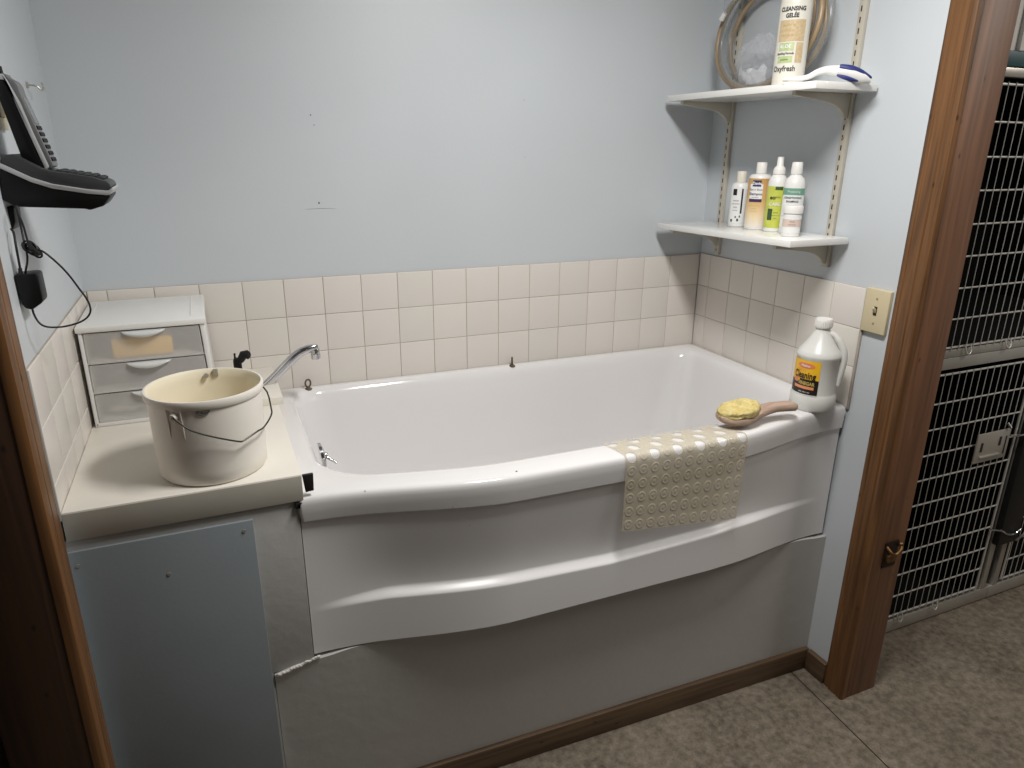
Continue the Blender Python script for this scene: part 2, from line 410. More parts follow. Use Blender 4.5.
# brass roller catch low on the jamb
lk = MB(); c0 = P(890, 553, 'y', -.888)
lk.box(c0.x-.026, c0.x+.028, -.8905, -.887, c0.z-.045, c0.z+.04, .002)
catch = struct('latch_catch', lk, MBRONZE, d1)
lk = MB(); zz = c0.z+.012
lk.tube(smooth([(c0.x-.020, -.889, zz+.012), (c0.x-.018, -.904, zz+.002), (c0.x-.006, -.908, zz-.006), (c0.x+.008, -.907, zz-.002), (c0.x+.022, -.904, zz+.008), (c0.x+.026, -.892, zz+.014)], 4), .005, 8)
lk.sphere((c0.x+.026, -.897, zz+.016), .007); lk.box(c0.x-.018, c0.x+.018, -.9, -.889, zz-.036, zz-.014, .003)
struct('catch_spring', lk, MBRASS, catch)

pr = casing_poly(1, XL-.006, -.757, -.852)
m = MB(); m.prism([(x, y, -ZF) for x, y in pr], (0, 0, DT+.07+ZF)); d2 = struct('door_2', m, MWOOD)
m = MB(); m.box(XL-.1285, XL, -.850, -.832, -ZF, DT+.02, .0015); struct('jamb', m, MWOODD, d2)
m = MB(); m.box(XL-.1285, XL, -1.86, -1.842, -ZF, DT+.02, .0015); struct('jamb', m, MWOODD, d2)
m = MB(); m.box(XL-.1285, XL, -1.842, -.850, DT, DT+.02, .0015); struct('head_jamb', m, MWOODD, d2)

# plinth wall under the tub and its baseboard
def py(x, z):      # the plinth leans back a little towards the floor on its left
    return -.722+(.036*(-x)/1.27)*((-.72-z)/.52 if z < -.72 else 0)
m = MB()
def plf(u, v):
    x = -1.607+u*1.6125; z = -ZF+v*(interp(x, [-1.607, -1.52, -1.4, -.3, 0], [-.737, -.716, -.716, -.74, -.752])-.004-.006*max(ss(-.10, -.02, x), ss(-1.44, -1.50, x)*ss(-1.56, -1.52, x))+ZF)
    return (x, py(x, z), z)
m.grid(plf, 40, 12)
m.grid(lambda u, v: (-1.607+u*1.6125, plf(u, 1)[1]+v*.1, plf(u, 1)[2]), 40, 2)
struct('wall_front', m, MPLINTH, fixn=False)
m = MB()
for k in range(40):
    u = k/39; x = -1.600+u*.088
    a = random.uniform(.0018, .0045)
    m.sphere((x, -.7235, -.741+u*.022+random.uniform(-.002, .002)), a, 1.4, .7, 1, 8)
struct('trim_6', m, MCAULK)
m = MB(); m.box(-1.607, -.0, -.738, -.722, -ZF, -1.165, .003, skew=lambda c: (c.x, c.y-py(c.x, -.72)+py(c.x, -1.2)+.0, c.z))
struct('baseboard_front', m, MBASE)
m = MB(); m.box(-.012, .006, -.813, -.738, -ZF, -1.167, .003); struct('baseboard_right', m, MBASEY)

# ------------------------------------------------------------------ bathtub
TX0, TX1, TA = -1.5225, -.002, .070
def bow(x): return -TA*ss(-1.53, -1.05, x)*(1-ss(-.50, -.03, x))
def ztop(x): return interp(x, [-1.5225, 0], [-.3235, -.333])
def zlip(x): return interp(x, [-1.5225, -1.38, -1.1, -.4, 0], [-.380, -.3805, -.389, -.397, -.402])
tub = thing('bathtub', 'white enamel bathtub with bowed front apron set against tiled wall', 'bathtub', (-.76, -.38, -.75))
def ring(L, R, B, Fr, dz, r, z=None, bw=1.):
    x0, x1, y0, y1 = TX0+L, TX1-R, -.725+Fr, -.001-B
    nf, ns, nc = 64, 24, 10; pts = []
    rr = r if isinstance(r, (tuple, list)) else (r,)*4     # front-left, front-right, back-right, back-left
    def arc(cx, cy, rad, a0): return [(cx+rad*math.cos(a0+PI/2*k/nc), cy+rad*math.sin(a0+PI/2*k/nc)) for k in range(nc)]
    def seg(p, q, n): return [(p[0]+(q[0]-p[0])*k/n, p[1]+(q[1]-p[1])*k/n) for k in range(n)]
    pts += arc(x0+rr[0], y0+rr[0], rr[0], PI); pts += seg((x0+rr[0], y0), (x1-rr[1], y0), nf)
    pts += arc(x1-rr[1], y0+rr[1], rr[1], 1.5*PI); pts += seg((x1, y0+rr[1]), (x1, y1-rr[2]), ns)
    pts += arc(x1-rr[2], y1-rr[2], rr[2], 0); pts += seg((x1-rr[2], y1), (x0+rr[3], y1), nf)
    pts += arc(x0+rr[3], y1-rr[3], rr[3], PI/2); pts += seg((x0, y1-rr[3]), (x0, y0+rr[0]), ns)
    out = []
    for x, y in pts:
        w = ss(-.36, -.60, y) if y > -.60 else 1.
        zz = (zlip(x)*w+(ztop(x)-.05)*(1-w)) if z == 'lip' else ztop(x)+dz
        out.append(Vector((x, y+bow(x)*w*bw, zz)))
    return out
rings = [ring(0.014, 0, 0, .014, 0, .006, 'lip'), ring(0.004, 0, 0, .004, 0, .006, 'lip'), ring(0, 0, 0, .001, -.036, .008), ring(0, 0, 0, 0, -.017, .008), ring(.001, 0, 0, .0010, -.0095, .010), ring(.003, .001, .001, .0032, -.0042, .012),
         ring(.007, .004, .003, .0072, -.0012, .015), ring(.016, .008, .006, .015, 0, .018), ring(.028, .015, .012, .030, .0004, .04),
         ring(.044, .030, .020, .074, 0, (.12, .08, .06, .08)), ring(.055, .040, .028, .084, -.0022, (.125, .08, .06, .08)), ring(.063, .048, .035, .091, -.008, (.13, .085, .065, .085)),
         ring(.069, .055, .041, .097, -.018, (.13, .09, .07, .09)), ring(.074, .062, .046, .102, -.036, (.13, .10, .075, .09)), ring(.080, .073, .053, .108, -.09, (.13, .11, .08, .10)),
         ring(.09, .094, .065, .12, -.19, (.14, .12, .09, .11), bw=.9), ring(.10, .118, .077, .132, -.28, (.14, .13, .10, .12), bw=.8), ring(.115, .145, .092, .148, -.335, (.14, .14, .11, .13), bw=.7),
         ring(.15, .19, .125, .18, -.362, (.13, .13, .10, .11), bw=.6), ring(.21, .25, .18, .24, -.372, (.10, .10, .07, .08), bw=.4), ring(.34, .45, .33, .36, -.375, (.02, .02, .015, .015), bw=0)]
t = bmesh.new(); RV = [[t.verts.new(p) for p in rg] for rg in rings]
for A, B in zip(RV, RV[1:]):
    n = len(A)
    for k in range(n): t.faces.new([A[k], A[(k+1) % n], B[(k+1) % n], B[k]])
t.faces.new(RV[-1])
mb = MB(); mb._merge(t); mb.build('basin', MENAMEL, tub, ang=70)
# apron: recessed band, rolled ridge, bulging skirt
def zbot(x): return interp(x, [-1.5225, -1.38, -1.25, -.45, -.15, 0], [-.717, -.7145, -.7165, -.722, -.745, -.752])
def zrid(x): return interp(x, [-1.5225, -1.35, -1.1, -.8, -.4, -.15, 0], [-.592, -.583, -.590, -.604, -.594, -.612, -.618])
def apron(u, v):
    x = TX0+.003+u*(TX1-TX0-.006)
    zl, zr, zb = zlip(x)+.004, zrid(x), zbot(x)
    # v 0..0.5: lip to ridge top, .5..0.62 the rolled ridge, .62..1 the skirt
    sx = ss(-1.52, -1.30, x)*(1-ss(-.42, -.02, x))
    if v < .5: z = zl+(zr-.0-zl)*(v/.5)
    elif v < .7: z = zr+(-.030)*((v-.5)/.2)
    else: z = (zr-.030)+(zb-zr+.030)*((v-.7)/.3)
    d = zl-z; H = zl-zr
    q = min(1, d/H)
    rec = .024*sx*ss(.0, .95, q)*.85                    # falls back towards the ridge
    if z < zr: rec *= 1-ss(0, .021, zr-z)
    y = -.7135+bow(x)*.955+rec
    return (x, y, z)
m = MB(); m.grid(apron, 120, 80)
def turn(u, v):
    p = apron(u, 1); return (p[0], p[1]+v*.03, p[2]-.002*math.sin(v*PI/2))
m.grid(turn, 120, 4)
def side(u, v):     # returned edge at the left end
    p = apron(0, v); return (p[0], p[1]+u*.03, p[2])
m.grid(side, 3, 80)
bmesh.ops.remove_doubles(m.bm, verts=m.bm.verts[:], dist=1e-5)
m.build('apron', mat('worn_white_enamel', (224, 222, 221), .3, spec=.45), tub, ang=60)
for u, v, r_ in ((516.5, 471.5, .0028), (453, 507, .0022), (470, 525, .0016), (365, 491, .0016)):
    dvec = Vector((F_+R_*(u-512)/FPX-U_*(v-384)/FPX).tolist()); q = P(u, v, 'y', -.786) if v > 500 else P(u, v, 'z', ztop(-1.)+.0003)
    MB().sphere(tuple(q), r_, 1, 1, .6, 8).build('enamel_chip', MNAIL, tub)
# overflow plate with trip lever on the left end wall
oc = P(322, 456, 'x', -1.437)
ov = MB(); nrm = Vector((1, 0, .12)).normalized()
ov.tube([oc-nrm*.004, oc+nrm*.003, oc+nrm*.006], [.034, .033, .024], 24)
plate = ov.build('overflow_plate', MCHROME, tub)
lv = MB(); a = oc+nrm*.005; e = P(337, 463, 'x', -1.405)
lv.sphere(tuple(a+nrm*.003), .007); lv.tube([a, a+(e-a)*.5, e], [.0042, .0035, .003], 10); lv.build('trip_lever', MCHROME, plate)

# rusty eye bolts on the back rim
for u0, v0, v1, ry, lab in ((308.5, 389.5, 380, .35, 'small rusty eye bolt standing on the tub back rim near the faucet'), (512, 371.5, 360, 1.25, 'small dark rusty eye bolt on the back rim at middle of the tub')):
    b = P(u0, v0, 'y', -.024); b.z = ztop(b.x)-.004
    e = MB(); c = b+Vector((0, 0, .020)); ax = Vector((math.cos(ry), math.sin(ry), 0))
    e.tube([c+ax*.0085*math.cos(2*PI*k/20)+Vector((0, 0, .0115*math.sin(2*PI*k/20))) for k in range(20)], .0026, 8, closed=True)
    e.lathe([(.011, 0), (.011, .003), (.0065, .006), (.004, .009)], tuple(b), 14)
    tag(e.build('eye_bolt', MRUST), lab, 'bolt')

# bath mat: folded over the rim, open drain holes on the flat, closed suction cups where it hangs
def rim_path(x, s, off):
    """point s metres along the mat from its inner edge, following the rim at this x"""
    yb = -.725+bow(x); zt = ztop(x)
    pts = [(yb+.092, zt-.0025), (yb+.075, zt+.000), (yb+.012, zt+.0003), (yb+.0055, zt-.0022), (yb+.0010, zt-.0085), (yb-.0006, zt-.018), (yb-.0005, zt-.05), (yb-.0005, zt-.5)]
    for (a, b) in zip(pts, pts[1:]):
        L = math.hypot(b[0]-a[0], b[1]-a[1])
        if s <= L or b is pts[-1]:
            ty, tz = (b[0]-a[0])/L, (b[1]-a[1])/L
            return Vector((x, a[0]+ty*s+tz*off, a[1]+tz*s-ty*off))
        s -= L
NC, NR, LEN = 11, 8, .285
def mat_pt(u, v, off):       # u 0..1 across, v 0..1 down
    s = v*LEN*(1+.14*ss(.3, 1, v)*u); w0 = -.797+.012*ss(0, .3, v)-.0*v; w1 = -.449+.035*ss(0, .35, v)-.012*v
    return rim_path(w0+(w1-w0)*u, s, .0022+off)
t = bmesh.new()
def cell(i, j, hole):
    cu, cv = (i+.5)/NC, (j+.5)/NR; hu, hv = .5/NC, .5/NR; n = 16
    def ringp(k, rad, off):
        a = 2*PI*k/n; return mat_pt(cu+hu*2*rad*math.cos(a), cv+hv*2*rad*math.sin(a), off)
    outer = []
    for k in range(n):
        a = 2*PI*k/n; c, s_ = math.cos(a), math.sin(a); q = 1/max(abs(c), abs(s_))
        outer.append(t.verts.new(mat_pt(cu+hu*c*q, cv+hv*s_*q, 0)))
    lv = [(.45, 0), (.42, .0004), (.40, .0009), (.385, 0)] if hole else [(.46, 0), (.40, 0), (.37, .0002), (.33, .0012), (.29, .0013), (.23, .0004), (.13, .0012), (.05, .0016)]
    rs = [outer]+[[t.verts.new(ringp(k, r, o)) for k in range(n)] for r, o in lv]
    for A, B in zip(rs, rs[1:]):
        for k in range(n): t.faces.new([A[k], A[(k+1) % n], B[(k+1) % n], B[k]])
    if not hole: t.faces.new(rs[-1])
for i in range(NC):
    for j in range(NR): cell(i, j, j < 3 and (i+j) % 2 == 0)
bmesh.ops.remove_doubles(t, verts=t.verts[:], dist=2e-5)
mb = MB(); mb._merge(t); o = mb.build('bath_mat', MMAT, ang=50)
tag(o, 'tan vinyl bath mat with holes and suction cups draped over tub front rim', 'bath mat')

# scrub brush on the rim beside the mat
hc = P(739, 410, 'z', -.288); he = P(795, 411, 'z', -.312)
br = thing('scrub_brush', 'worn wooden scrub brush with round yellow sponge pad lying on tub rim', 'brush', (hc.x, hc.y, -.327))
ax = (he-hc); L = ax.length; ax.normalize(); ayv = Vector((-ax.y, ax.x, 0)).normalized()
def padp(u, v, zt, rx, ry, h, wob):
    a = 2*PI*u; 
    k = math.sin(v*PI/2)**.75; zz = zt+h*(math.cos(v*PI/2))**.8
    r = 1+wob*noise.noise(Vector((math.cos(a)*2.2, math.sin(a)*2.2, v*3)))
    return hc+Vector((ax.x, ax.y, 0))*rx*k*r*math.cos(a)+ayv*ry*k*r*math.sin(a)+Vector((0, 0, zt-0+(zz-zt)+wob*.03*noise.noise(Vector((math.cos(a)*5*k, math.sin(a)*5*k, 3)))+.006*math.cos(a)))
m = MB(); m.grid(lambda u, v: padp(u, v, .000, .060, .043,   .021, .13), 48, 14, cu=True)
m.grid(lambda u, v: padp(u, 1-.25*v, -.010+.010*(1-v), .060, .043, .0, .10), 40, 3, cu=True)
m.build('sponge_pad', MSPONGE, br)
hh = []
for k in range(25):
    q = k/24; s_ = -.060+q*(L+.060)
    wd = interp(q, [0, .04, .12, .25, .38, .5, .6, .75, .92, .98, 1], [.010, .030, .042, .045, .038, .025, .0195, .0175, .0185, .016, .009])
    th = interp(q, [0, .04, .2, .45, .6, .95, 1], [.006, .012, .014, .014, .0125, .0125, .009])
    z_ = interp(q, [0, .1, .3, .5, .7, .9, 1], [-.021, -.025, -.023, -.014, -.006, -.007, -.010])
    hh.append((hc+ax*s_+Vector((0, 0, z_+.006*(1-q)))-Vector((0, 0, ax.z*s_)), wd, th))
t = bmesh.new(); RG = []
for c, wd, th in hh:
    RG.append([t.verts.new(c+ayv*wd*math.copysign(abs(math.cos(2*PI*k/16))**.7, math.cos(2*PI*k/16))+Vector((0, 0, th*math.copysign(abs(math.sin(2*PI*k/16))**.7, math.sin(2*PI*k/16))))) for k in range(16)])
for A, B in zip(RG, RG[1:]):
    for k in range(16): t.faces.new([A[k], A[(k+1) % 16], B[(k+1) % 16], B[k]])
t.faces.new(RG[0]); t.faces.new(RG[-1])
m = MB(); m._merge(t); m.build('handle', MBRW, br)

# ------------------------------------------------------------------ bottles: shared builder
def label_patch(mb, c, R, a0, a1, z0, z1, off=.0006, sx=1., sy=1., rot=0., n=14):
    mb.grid(lambda u, v: loc2(c, (R+off)*sx*math.cos(a0+(a1-a0)*u), (R+off)*sy*math.sin(a0+(a1-a0)*u), z0+(z1-z0)*v, rot), n, 2)
def on_can(c, R, a, z, off=.0011, sx=1., sy=1., rot=0.):
    def fn(u, v):
        q = a+u/R; return loc2(c, (R+off)*sx*math.cos(q), (R+off)*sy*math.sin(q), z+v, rot)
    return fn
VW = math.radians(-132)          # the side of a shelf bottle that looks into the bay
def bottle(label, c, prof, cap, k=1., bm=MWHITE, cm=MCAP, patches=(), texts=(), name='bottle', cat='bottle', sx=1., sy=1., rot=0., n=36, capname='cap', smoothcap=False):
    prof = [(r*k, z*k) for r, z in prof]; cap = [(r*k, z*k) for r, z in cap]
    patches = [(R*k, a0, a1, z0*k, z1*k, mm) for R, a0, a1, z0, z1, mm in patches]
    texts = [(s_, sz*k, R*k, a, z*k, mm, bo*k, w) for s_, sz, R, a, z, mm, bo, w in texts]
    o = thing(name, label, cat, c)
    MB().lathe(prof, c, n, sx, sy, rot).build('body', bm, o, ang=35)
    cp = MB().lathe(cap, c, 24)
    cp.build(capname, cm, o, ang=35)
    lab = None
    for kk, (R, a0, a1, z0, z1, mm) in enumerate(patches):
        q = MB(); label_patch(q, c, R, VW+a0-rot, VW+a1-rot, z0, z1, .0005+.0003*(kk > 0)+.0002*(kk > 1), sx, sy, rot)
        p = q.build('label' if lab is None else 'print', mm, o if lab is None else lab, fixn=False)
        if lab is None: lab = p
    for (s, size, R, a, z, mm, bold, wide) in texts:
        q = MB(); lettering(q, s, size, on_can(c, R, VW+a-rot, z, .0016, sx, sy, rot), bold, wide)
        q.build('lettering', mm, lab if lab else o, fixn=False)
    return o

# ------------------------------------------------------------------ shelving on the right wall
def sh_z_low(y): return .119+(.131-.119)*(-y-.03)/.61
for yc, zb, lab in ((-.092, .012, 'cream slotted metal shelf upright nearest the tiled corner'), (-.568, .040, 'cream slotted metal shelf upright nearest the door casing')):
    m = MB(); m.box(-.006, .006, yc-.0115, yc+.0115, zb, 1.12, .0012)
    m.mi = 1; z = zb+.03
    while z < 1.08:
        m.box(-.0068, -.0055, yc+.0006, yc+.0038, z, z+.0135)
        z += .0262
    m.mi = 2
    for z in (zb+.015, zb+.35, zb+.7): m.disc((-.006, yc, z), (-1, 0, 0), .0035, .0015, 10)
    tag(m.build('shelf_upright', [MBRK, MSLOT, MALMD]), lab, 'shelf upright', 'slotted shelf uprights')
for which, zt in (('upper', .521), ('lower', None)):
    f = (lambda y: .5205) if which == 'upper' else sh_z_low
    y1 = -.652 if which == 'upper' else -.638
    m = MB(); m.box(-.212, -.004, y1, -.030, -.018, 0, .0012, skew=lambda c: (c.x, c.y, c.z+f(c.y)))
    tag(m.build('shelf_board', MSHELF), 'white laminate %s shelf board on cream brackets, holding %s' % (which, 'the tubing coil and tall bottle' if which == 'upper' else 'four bottles and a jar'), 'shelf', 'wall shelf boards')
    for yc, nm in ((-.092, 'tiled corner'), (-.568, 'door casing')):
        zb = f(yc)-.0185
        out = [(-.006, 0), (-.195, 0), (-.197, -.006), (-.193, -.011), (-.150, -.0155), (-.110, -.020), (-.078, -.0245), (-.054, -.031), (-.036, -.040), (-.024, -.050), (-.018, -.060), (-.006, -.062)]
        m = MB(); m.prism([(x, yc-.0055, zb+z) for x, z in out], (0, .011, 0), .0012)
        m.box(-.199, -.193, yc-.0075, yc+.0075, zb-.011, zb-.0005, .001)
        tag(m.build('shelf_bracket', MBRK), 'cream curved metal bracket under the %s shelf at the end by the %s' % (which, nm), 'bracket', 'shelf brackets')

def at(u, v, x): p = P(u, v, 'x', x); return p
def SP(u, v):
    p = P(u, 223, 'x', v); return (p.x, p.y, zc(p.y))
# five containers on the lower shelf
def zc(y): return sh_z_low(y)+.0002
c = SP(737, -.050)
bottle('slim white bottle with black bar on label, nearest the tiled corner', c,
       [(.026, 0), (.029, .003), (.029, .110), (.0285, .124), (.024, .133), (.0135, .137), (.0135, .14)], [(.0132, .137), (.0148, .1375), (.0148, .168), (.0138, .170), (0, .170)],
       bm=MWHITE, cm=mat('ivory_cap', (226, 220, 205), .4),
       patches=[(.029, -.95, .75, .012, .122, MLBLW), (.029, .18, .36, .042, .118, MINK), (.029, -.75, -.3, .098, .117, MINK), (.029, -.8, -.55, .016, .024, MDKGN), (.029, -.1, .1, .018, .026, MDKGN), (.029, .12, .26, .030, .036, MDKGN), (.029, -.3, -.16, .028, .034, MDKGN)],
       texts=[('aaaaaa', .007, .029, -.35, .082, MINKG, .0, 1), ('mmmmm', .007, .029, -.35, .072, MINKG, 0, .9), ('aaaa', .007, .029, -.35, .062, MINKG, 0, 1), ('mmaa', .006, .029, -.35, .052, MINKG, 0, 1)], n=36)
c = SP(755.5, -.062)
MORGR = ramp_mat('orange_fade_label', [(0, (232, 224, 214)), (.22, (232, 210, 170)), (.5, (216, 176, 112)), (1, (192, 146, 90))], .008, .168)
bottle('large white-capped bottle with orange and white shampoo label', c,
       [(.035, 0), (.038, .003), (.038, .160), (.037, .171), (.031, .179), (.0155, .183), (.0155, .188)], [(.0152, .184), (.0172, .1845), (.0172, .217), (.016, .219), (0, .219)],
       k=.90, bm=MWHITE, patches=[(.038, -1.35, 1.25, .008, .168, MORGR), (.038, -.85, .28, .098, .150, MLBLW), (.038, -.62, .12, .142, .162, mat('navy_logo_print', (52, 54, 96), .4)), (.038, -.85, .28, .092, .102, MINKP)],
       texts=[('Davis', .013, .038, -.25, .152, MLBLW, .0004, 1), ('Best in Show', .0095, .038, -.29, .132, MINKP, 0, .85), ('Shampoo', .0115, .038, -.29, .118, MINKP, .0002, 1), ('aaaaaaaaaa', .005, .038, -.29, .107, MINKG, 0, 1), ('mmmmmmmmmm', .005, .038, -.3, .080, MGOLD, 0, 1), ('aaaaaaaa', .005, .038, -.3, .071, MGOLD, 0, 1), ('mmmmmm', .005, .038, -.3, .062, MGOLD, 0, 1)])
c = SP(773, -.066)
bottle('lime green labelled bottle with pointed white spray cap', c,
       [(.029, 0), (.032, .003), (.032, .150), (.031, .165), (.027, .178), (.021, .187), (.0175, .190), (.0175, .194)], [(.0172, .190), (.0200, .191), (.0200, .205), (.0175, .212), (.0130, .216), (.0110, .219), (.0105, .244), (.0085, .247), (0, .247)],
       k=.86, bm=MWHITE, patches=[(.032, -1.3, 1.2, .014, .152, MLIME), (.032, -.2, .6, .140, .151, MDKGN), (.032, -.75, -.25, .040, .078, MDKGN)],
       texts=[('eo', .018, .032, -.35, .115, MINK, .0004, 1), ('mm', .010, .032, .15, .117, MDKGN, 0, 1), ('CARE', .015, .032, -.1, .093, MLBLW, .0003, 1), ('aaaaaa', .006, .032, .1, .066, MDKGN, 0, 1), ('mmmmm', .006, .032, .1, .056, MDKGN, 0, 1), ('aaaa', .006, .032, .1, .047, MDKGN, 0, 1)], capname='spray_cap')
c = SP(790, -.064)
bottle('white bottle with green banded label standing behind the small jar', c,
       [(.031, 0), (.034, .003), (.034, .150), (.033, .166), (.028, .180), (.0185, .190), (.0165, .194), (.0165, .198)], [(.0162, .194), (.0182, .1945), (.0188, .200), (.0170, .231), (.0158, .233), (0, .233)],
       k=.85, bm=MWHITE, patches=[(.034, -1.35, 1.2, .020, .152, MLBLW), (.034, -1.35, 1.2, .128, .150, MGREEN)],
       texts=[('Moisturizing', .010, .034, -.05, .139, MLBLW, 0, .8), ('CONDITIONING', .0085, .034, -.1, .119, MINK, .0002, .9), ('SHAMPOO', .009, .034, -.1, .107, MINK, .0002, .9), ('aaaaaaa', .006, .034, -.35, .085, MINKP, 0, 1), ('mmm', .007, .034, -.8, .060, mat('pink_ink', (196, 92, 140), .5), 0, 1), ('aaaaa', .007, .034, -.6, .034, mat('blue_ink', (52, 92, 150), .5), 0, 1)])
c = SP(791.5, -.128)
bottle('short white jar with ribbed screw lid at front of lower shelf', c,
       [(.024, 0), (.0265, .003), (.0265, .062), (.0255, .068), (.024, .070)], [(.0240, .068), (.0285, .069), (.0290, .074), (.0285, .088), (.0270, .091), (0, .0915)],
       k=.92, bm=MWHITE, name='jar', cat='jar', capname='lid', patches=[(.0265, -1.3, 1.3, .012, .060, MLBLW), (.0265, -1.3, 1.3, .030, .052, MPINK)],
       texts=[('aaaaaa', .0055, .0265, 0, .046, MINKG, 0, 1), ('mmmmm', .0055, .0265, 0, .037, MINKG, 0, 1)])

# upper shelf: cleansing bottle, coiled tubing, bag, grooming tool
ZU = .5207
c = P(787.5, 80.5, 'x', -.140); c = (c.x, c.y, ZU)
MCREAM = mat('cream_bottle', (222, 218, 206), .4)
bottle('tall off-white bottle of ear cleanser with tan and green label on upper shelf', c,
       [(.036, 0), (.0405, .004), (.0405, .195), (.0385, .212), (.032, .226), (.022, .235), (.018, .238), (.018, .244)], [(.0178, .240), (.0205, .241), (.0205, .275), (.0185, .278), (0, .278)],
       bm=MCREAM, n=44,
       patches=[(.0405, -1.15, 1.05, .012, .196, mat('ivory_label', (224, 220, 208), .45)), (.0405, -1.0, .72, .106, .157, MTANP), (.0405, -.85, .12, .084, .103, MLEAF), (.0405, -.85, .10, .055, .071, MLEAF), (.0405, .25, .72, .055, .103, MTANP)],
       texts=[('CLEANSING', .0138, .0405, -.2, .182, MINK, .0005, .86), ('GELÉE', .0138, .0405, -.2, .1665, MINK, .0005, .86), ('aaa mm aaa', .007, .0405, -.3, .145, MGOLD, 0, 1), ('mmm aa', .007, .0405, -.3, .133, MGOLD, 0, 1), ('aa mm aaa', .007, .0405, -.3, .121, MGOLD, 0, 1),
              ('ALOE', .012, .0405, -.42, .094, MLBLW, .0004, 1.), ('Soothing Formula', .0075, .0405, -.38, .0775, MINK, .0002, .8), ('aaaaaaaa', .006, .0405, -.40, .063, MDKGN, 0, 1), ('Oxyfresh', .0190, .0405, -.38, .0405, MINK, .0003, .82)])

tc = thing('tubing_coil', 'coil of tan and clear plastic tubing standing against wall on upper shelf', 'tubing', (-.06, -.29, ZU))
def loop(cy, cz, ry, rz, x0, tilt, ph=0, n=44, sweep=1., drift=0.):
    return [Vector((x0+tilt*math.sin(2*PI*sweep*k/n+ph)+drift*k/n, cy+ry*math.cos(2*PI*sweep*k/n+ph), cz+rz*math.sin(2*PI*sweep*k/n+ph)-.0)) for k in range(n+1)]
for (cy, cz, ry, rz, x0, tl, r, mm, nm) in ((-.285, ZU+.170, .205, .162, -.066, .020, .0078, MTAN, 'tan_tube'), (-.282, ZU+.163, .192, .155, -.078, .018, .0078, MTAN, 'tan_tube'), (-.300, ZU+.150, .190, .142, -.044, .010, .0070, MTAN, 'tan_tube'),
                                            (-.312, ZU+.168, .198, .159, -.052, .014, .0100, MCLR, 'clear_tube'), (-.300, ZU+.158, .178, .147, -.090, .016, .0090, MCLR, 'clear_tube')):
    pts = loop(cy, cz, ry, rz, x0, tl, ph=-PI/2)[:-1]
    m = MB(); m.tube(pts, r, 10, closed=True); m.build(nm, mm, tc)
# loose end crossing the coil
m = MB(); m.tube(smooth([(-.100, -.135, ZU+.225), (-.102, -.16, ZU+.246), (-.098, -.20, ZU+.272), (-.09, -.25, ZU+.296), (-.08, -.31, ZU+.312)], 5), .0062, 10); m.build('clear_tube', MCLR, tc)
m = MB(); m.tube([(-.100, -.124, ZU+.214), (-.101, -.140, ZU+.230)], [.0085, .007], 10); m.build('tube_connector', MWHITE, tc)
# crumpled clear bag with folded white paper inside the coil
bag = thing('plastic_bag', 'crumpled clear plastic bag with white contents inside the tubing coil', 'bag', (-.06, -.27, ZU+.012))
def bagp(u, v, sgn, sx=1.):
    w = math.sin(PI*u)**.5*math.sin(PI*min(1, v*.85+.15))**.4
    n1 = noise.noise(Vector((u*4, v*4, 2.+sgn)))*.010+noise.noise(Vector((u*11, v*9, 5.+sgn)))*.005
    return (-.062+sgn*(.014*w)*sx+n1*w, -.165-.215*u+.012*noise.noise(Vector((v*5, 1, 1))), ZU+.020+.140*v*(1-.25*(2*u-1)**2)+.012*noise.noise(Vector((u*6, 3, v)))*v)
m = MB(); m.grid(lambda u, v: bagp(u, v, -1), 30, 26); m.grid(lambda u, v: bagp(u, v, 1, .6), 30, 26); m.build('bag_film', MBAG, bag, ang=80)
m = MB()
m.grid(lambda u, v: (-.064-.008*math.sin(PI*u)+.006*noise.noise(Vector((u*6, v*5, 9))), -.185-.12*u, ZU+.022+.045*v*(1+.4*noise.noise(Vector((u*5, 1, 4))))), 20, 8)
m.build('folded_paper', MPAPER, bag, ang=80)
# grooming tool with white handle and navy grips
tl = thing('grooming_tool', 'white curved-handle grooming tool with navy blue grips on upper shelf end', 'grooming tool', (-.12, -.62, ZU))
A2 = Vector((-.2, -.56)); B2 = Vector((-.05, -.675)); dn = Vector((B2.y-A2.y, -(B2.x-A2.x)))
def TP(u, v):
    d = F_+R_*(u-512)/FPX-U_*(v-384)/FPX; t_ = ((A2.x-CAM[0])*dn.x+(A2.y-CAM[1])*dn.y)/(d[0]*dn.x+d[1]*dn.y)
    return Vector((CAM+t_*d).tolist())
cl = smooth([TP(783, 80), TP(796, 79), TP(808, 77), TP(817, 72.5), TP(827, 70), TP(838, 71), TP(849, 73), TP(860, 77), TP(871, 80.5)], 4)
rr = [interp(k/(len(cl)-1), [0, .12, .35, .5, .62, .7, .8, .92, 1], [.004, .0055, .0075, .0095, .0135, .0165, .0185, .0155, .007]) for k in range(len(cl))]
m = MB(); m.tube(cl, rr, 16, sq=(1., .85)); m.build('handle', MWHITE, tl, ang=60)
m = MB(); hn = (B2-A2).normalized(); nx = Vector((-hn.y, hn.x, 0))*-1
nx = Vector((-dn.x, -dn.y, 0)).normalized()
if nx.dot(Vector((-1, -1, 0))) < 0: nx = -nx
def gp(u0, v0, u1, v1, hgt, top):
    pts = []; n = 14
    for k in range(n):
        q = k/(n-1); c = TP(u0+(u1-u0)*q, v0+(v1-v0)*q-1.2*math.sin(PI*q)*top)
        pts.append(c+nx*(.012 if top < 0 else .006)); 
    return pts
g1 = gp(839, 67.2, 871, 78, 0, 1); m.tube(g1, [.0085*math.sin(PI*min(1, .18+.8*k/13))+.002 for k in range(14)], 12, sq=(1, .8)); m.build('grip', MBLUE, tl)
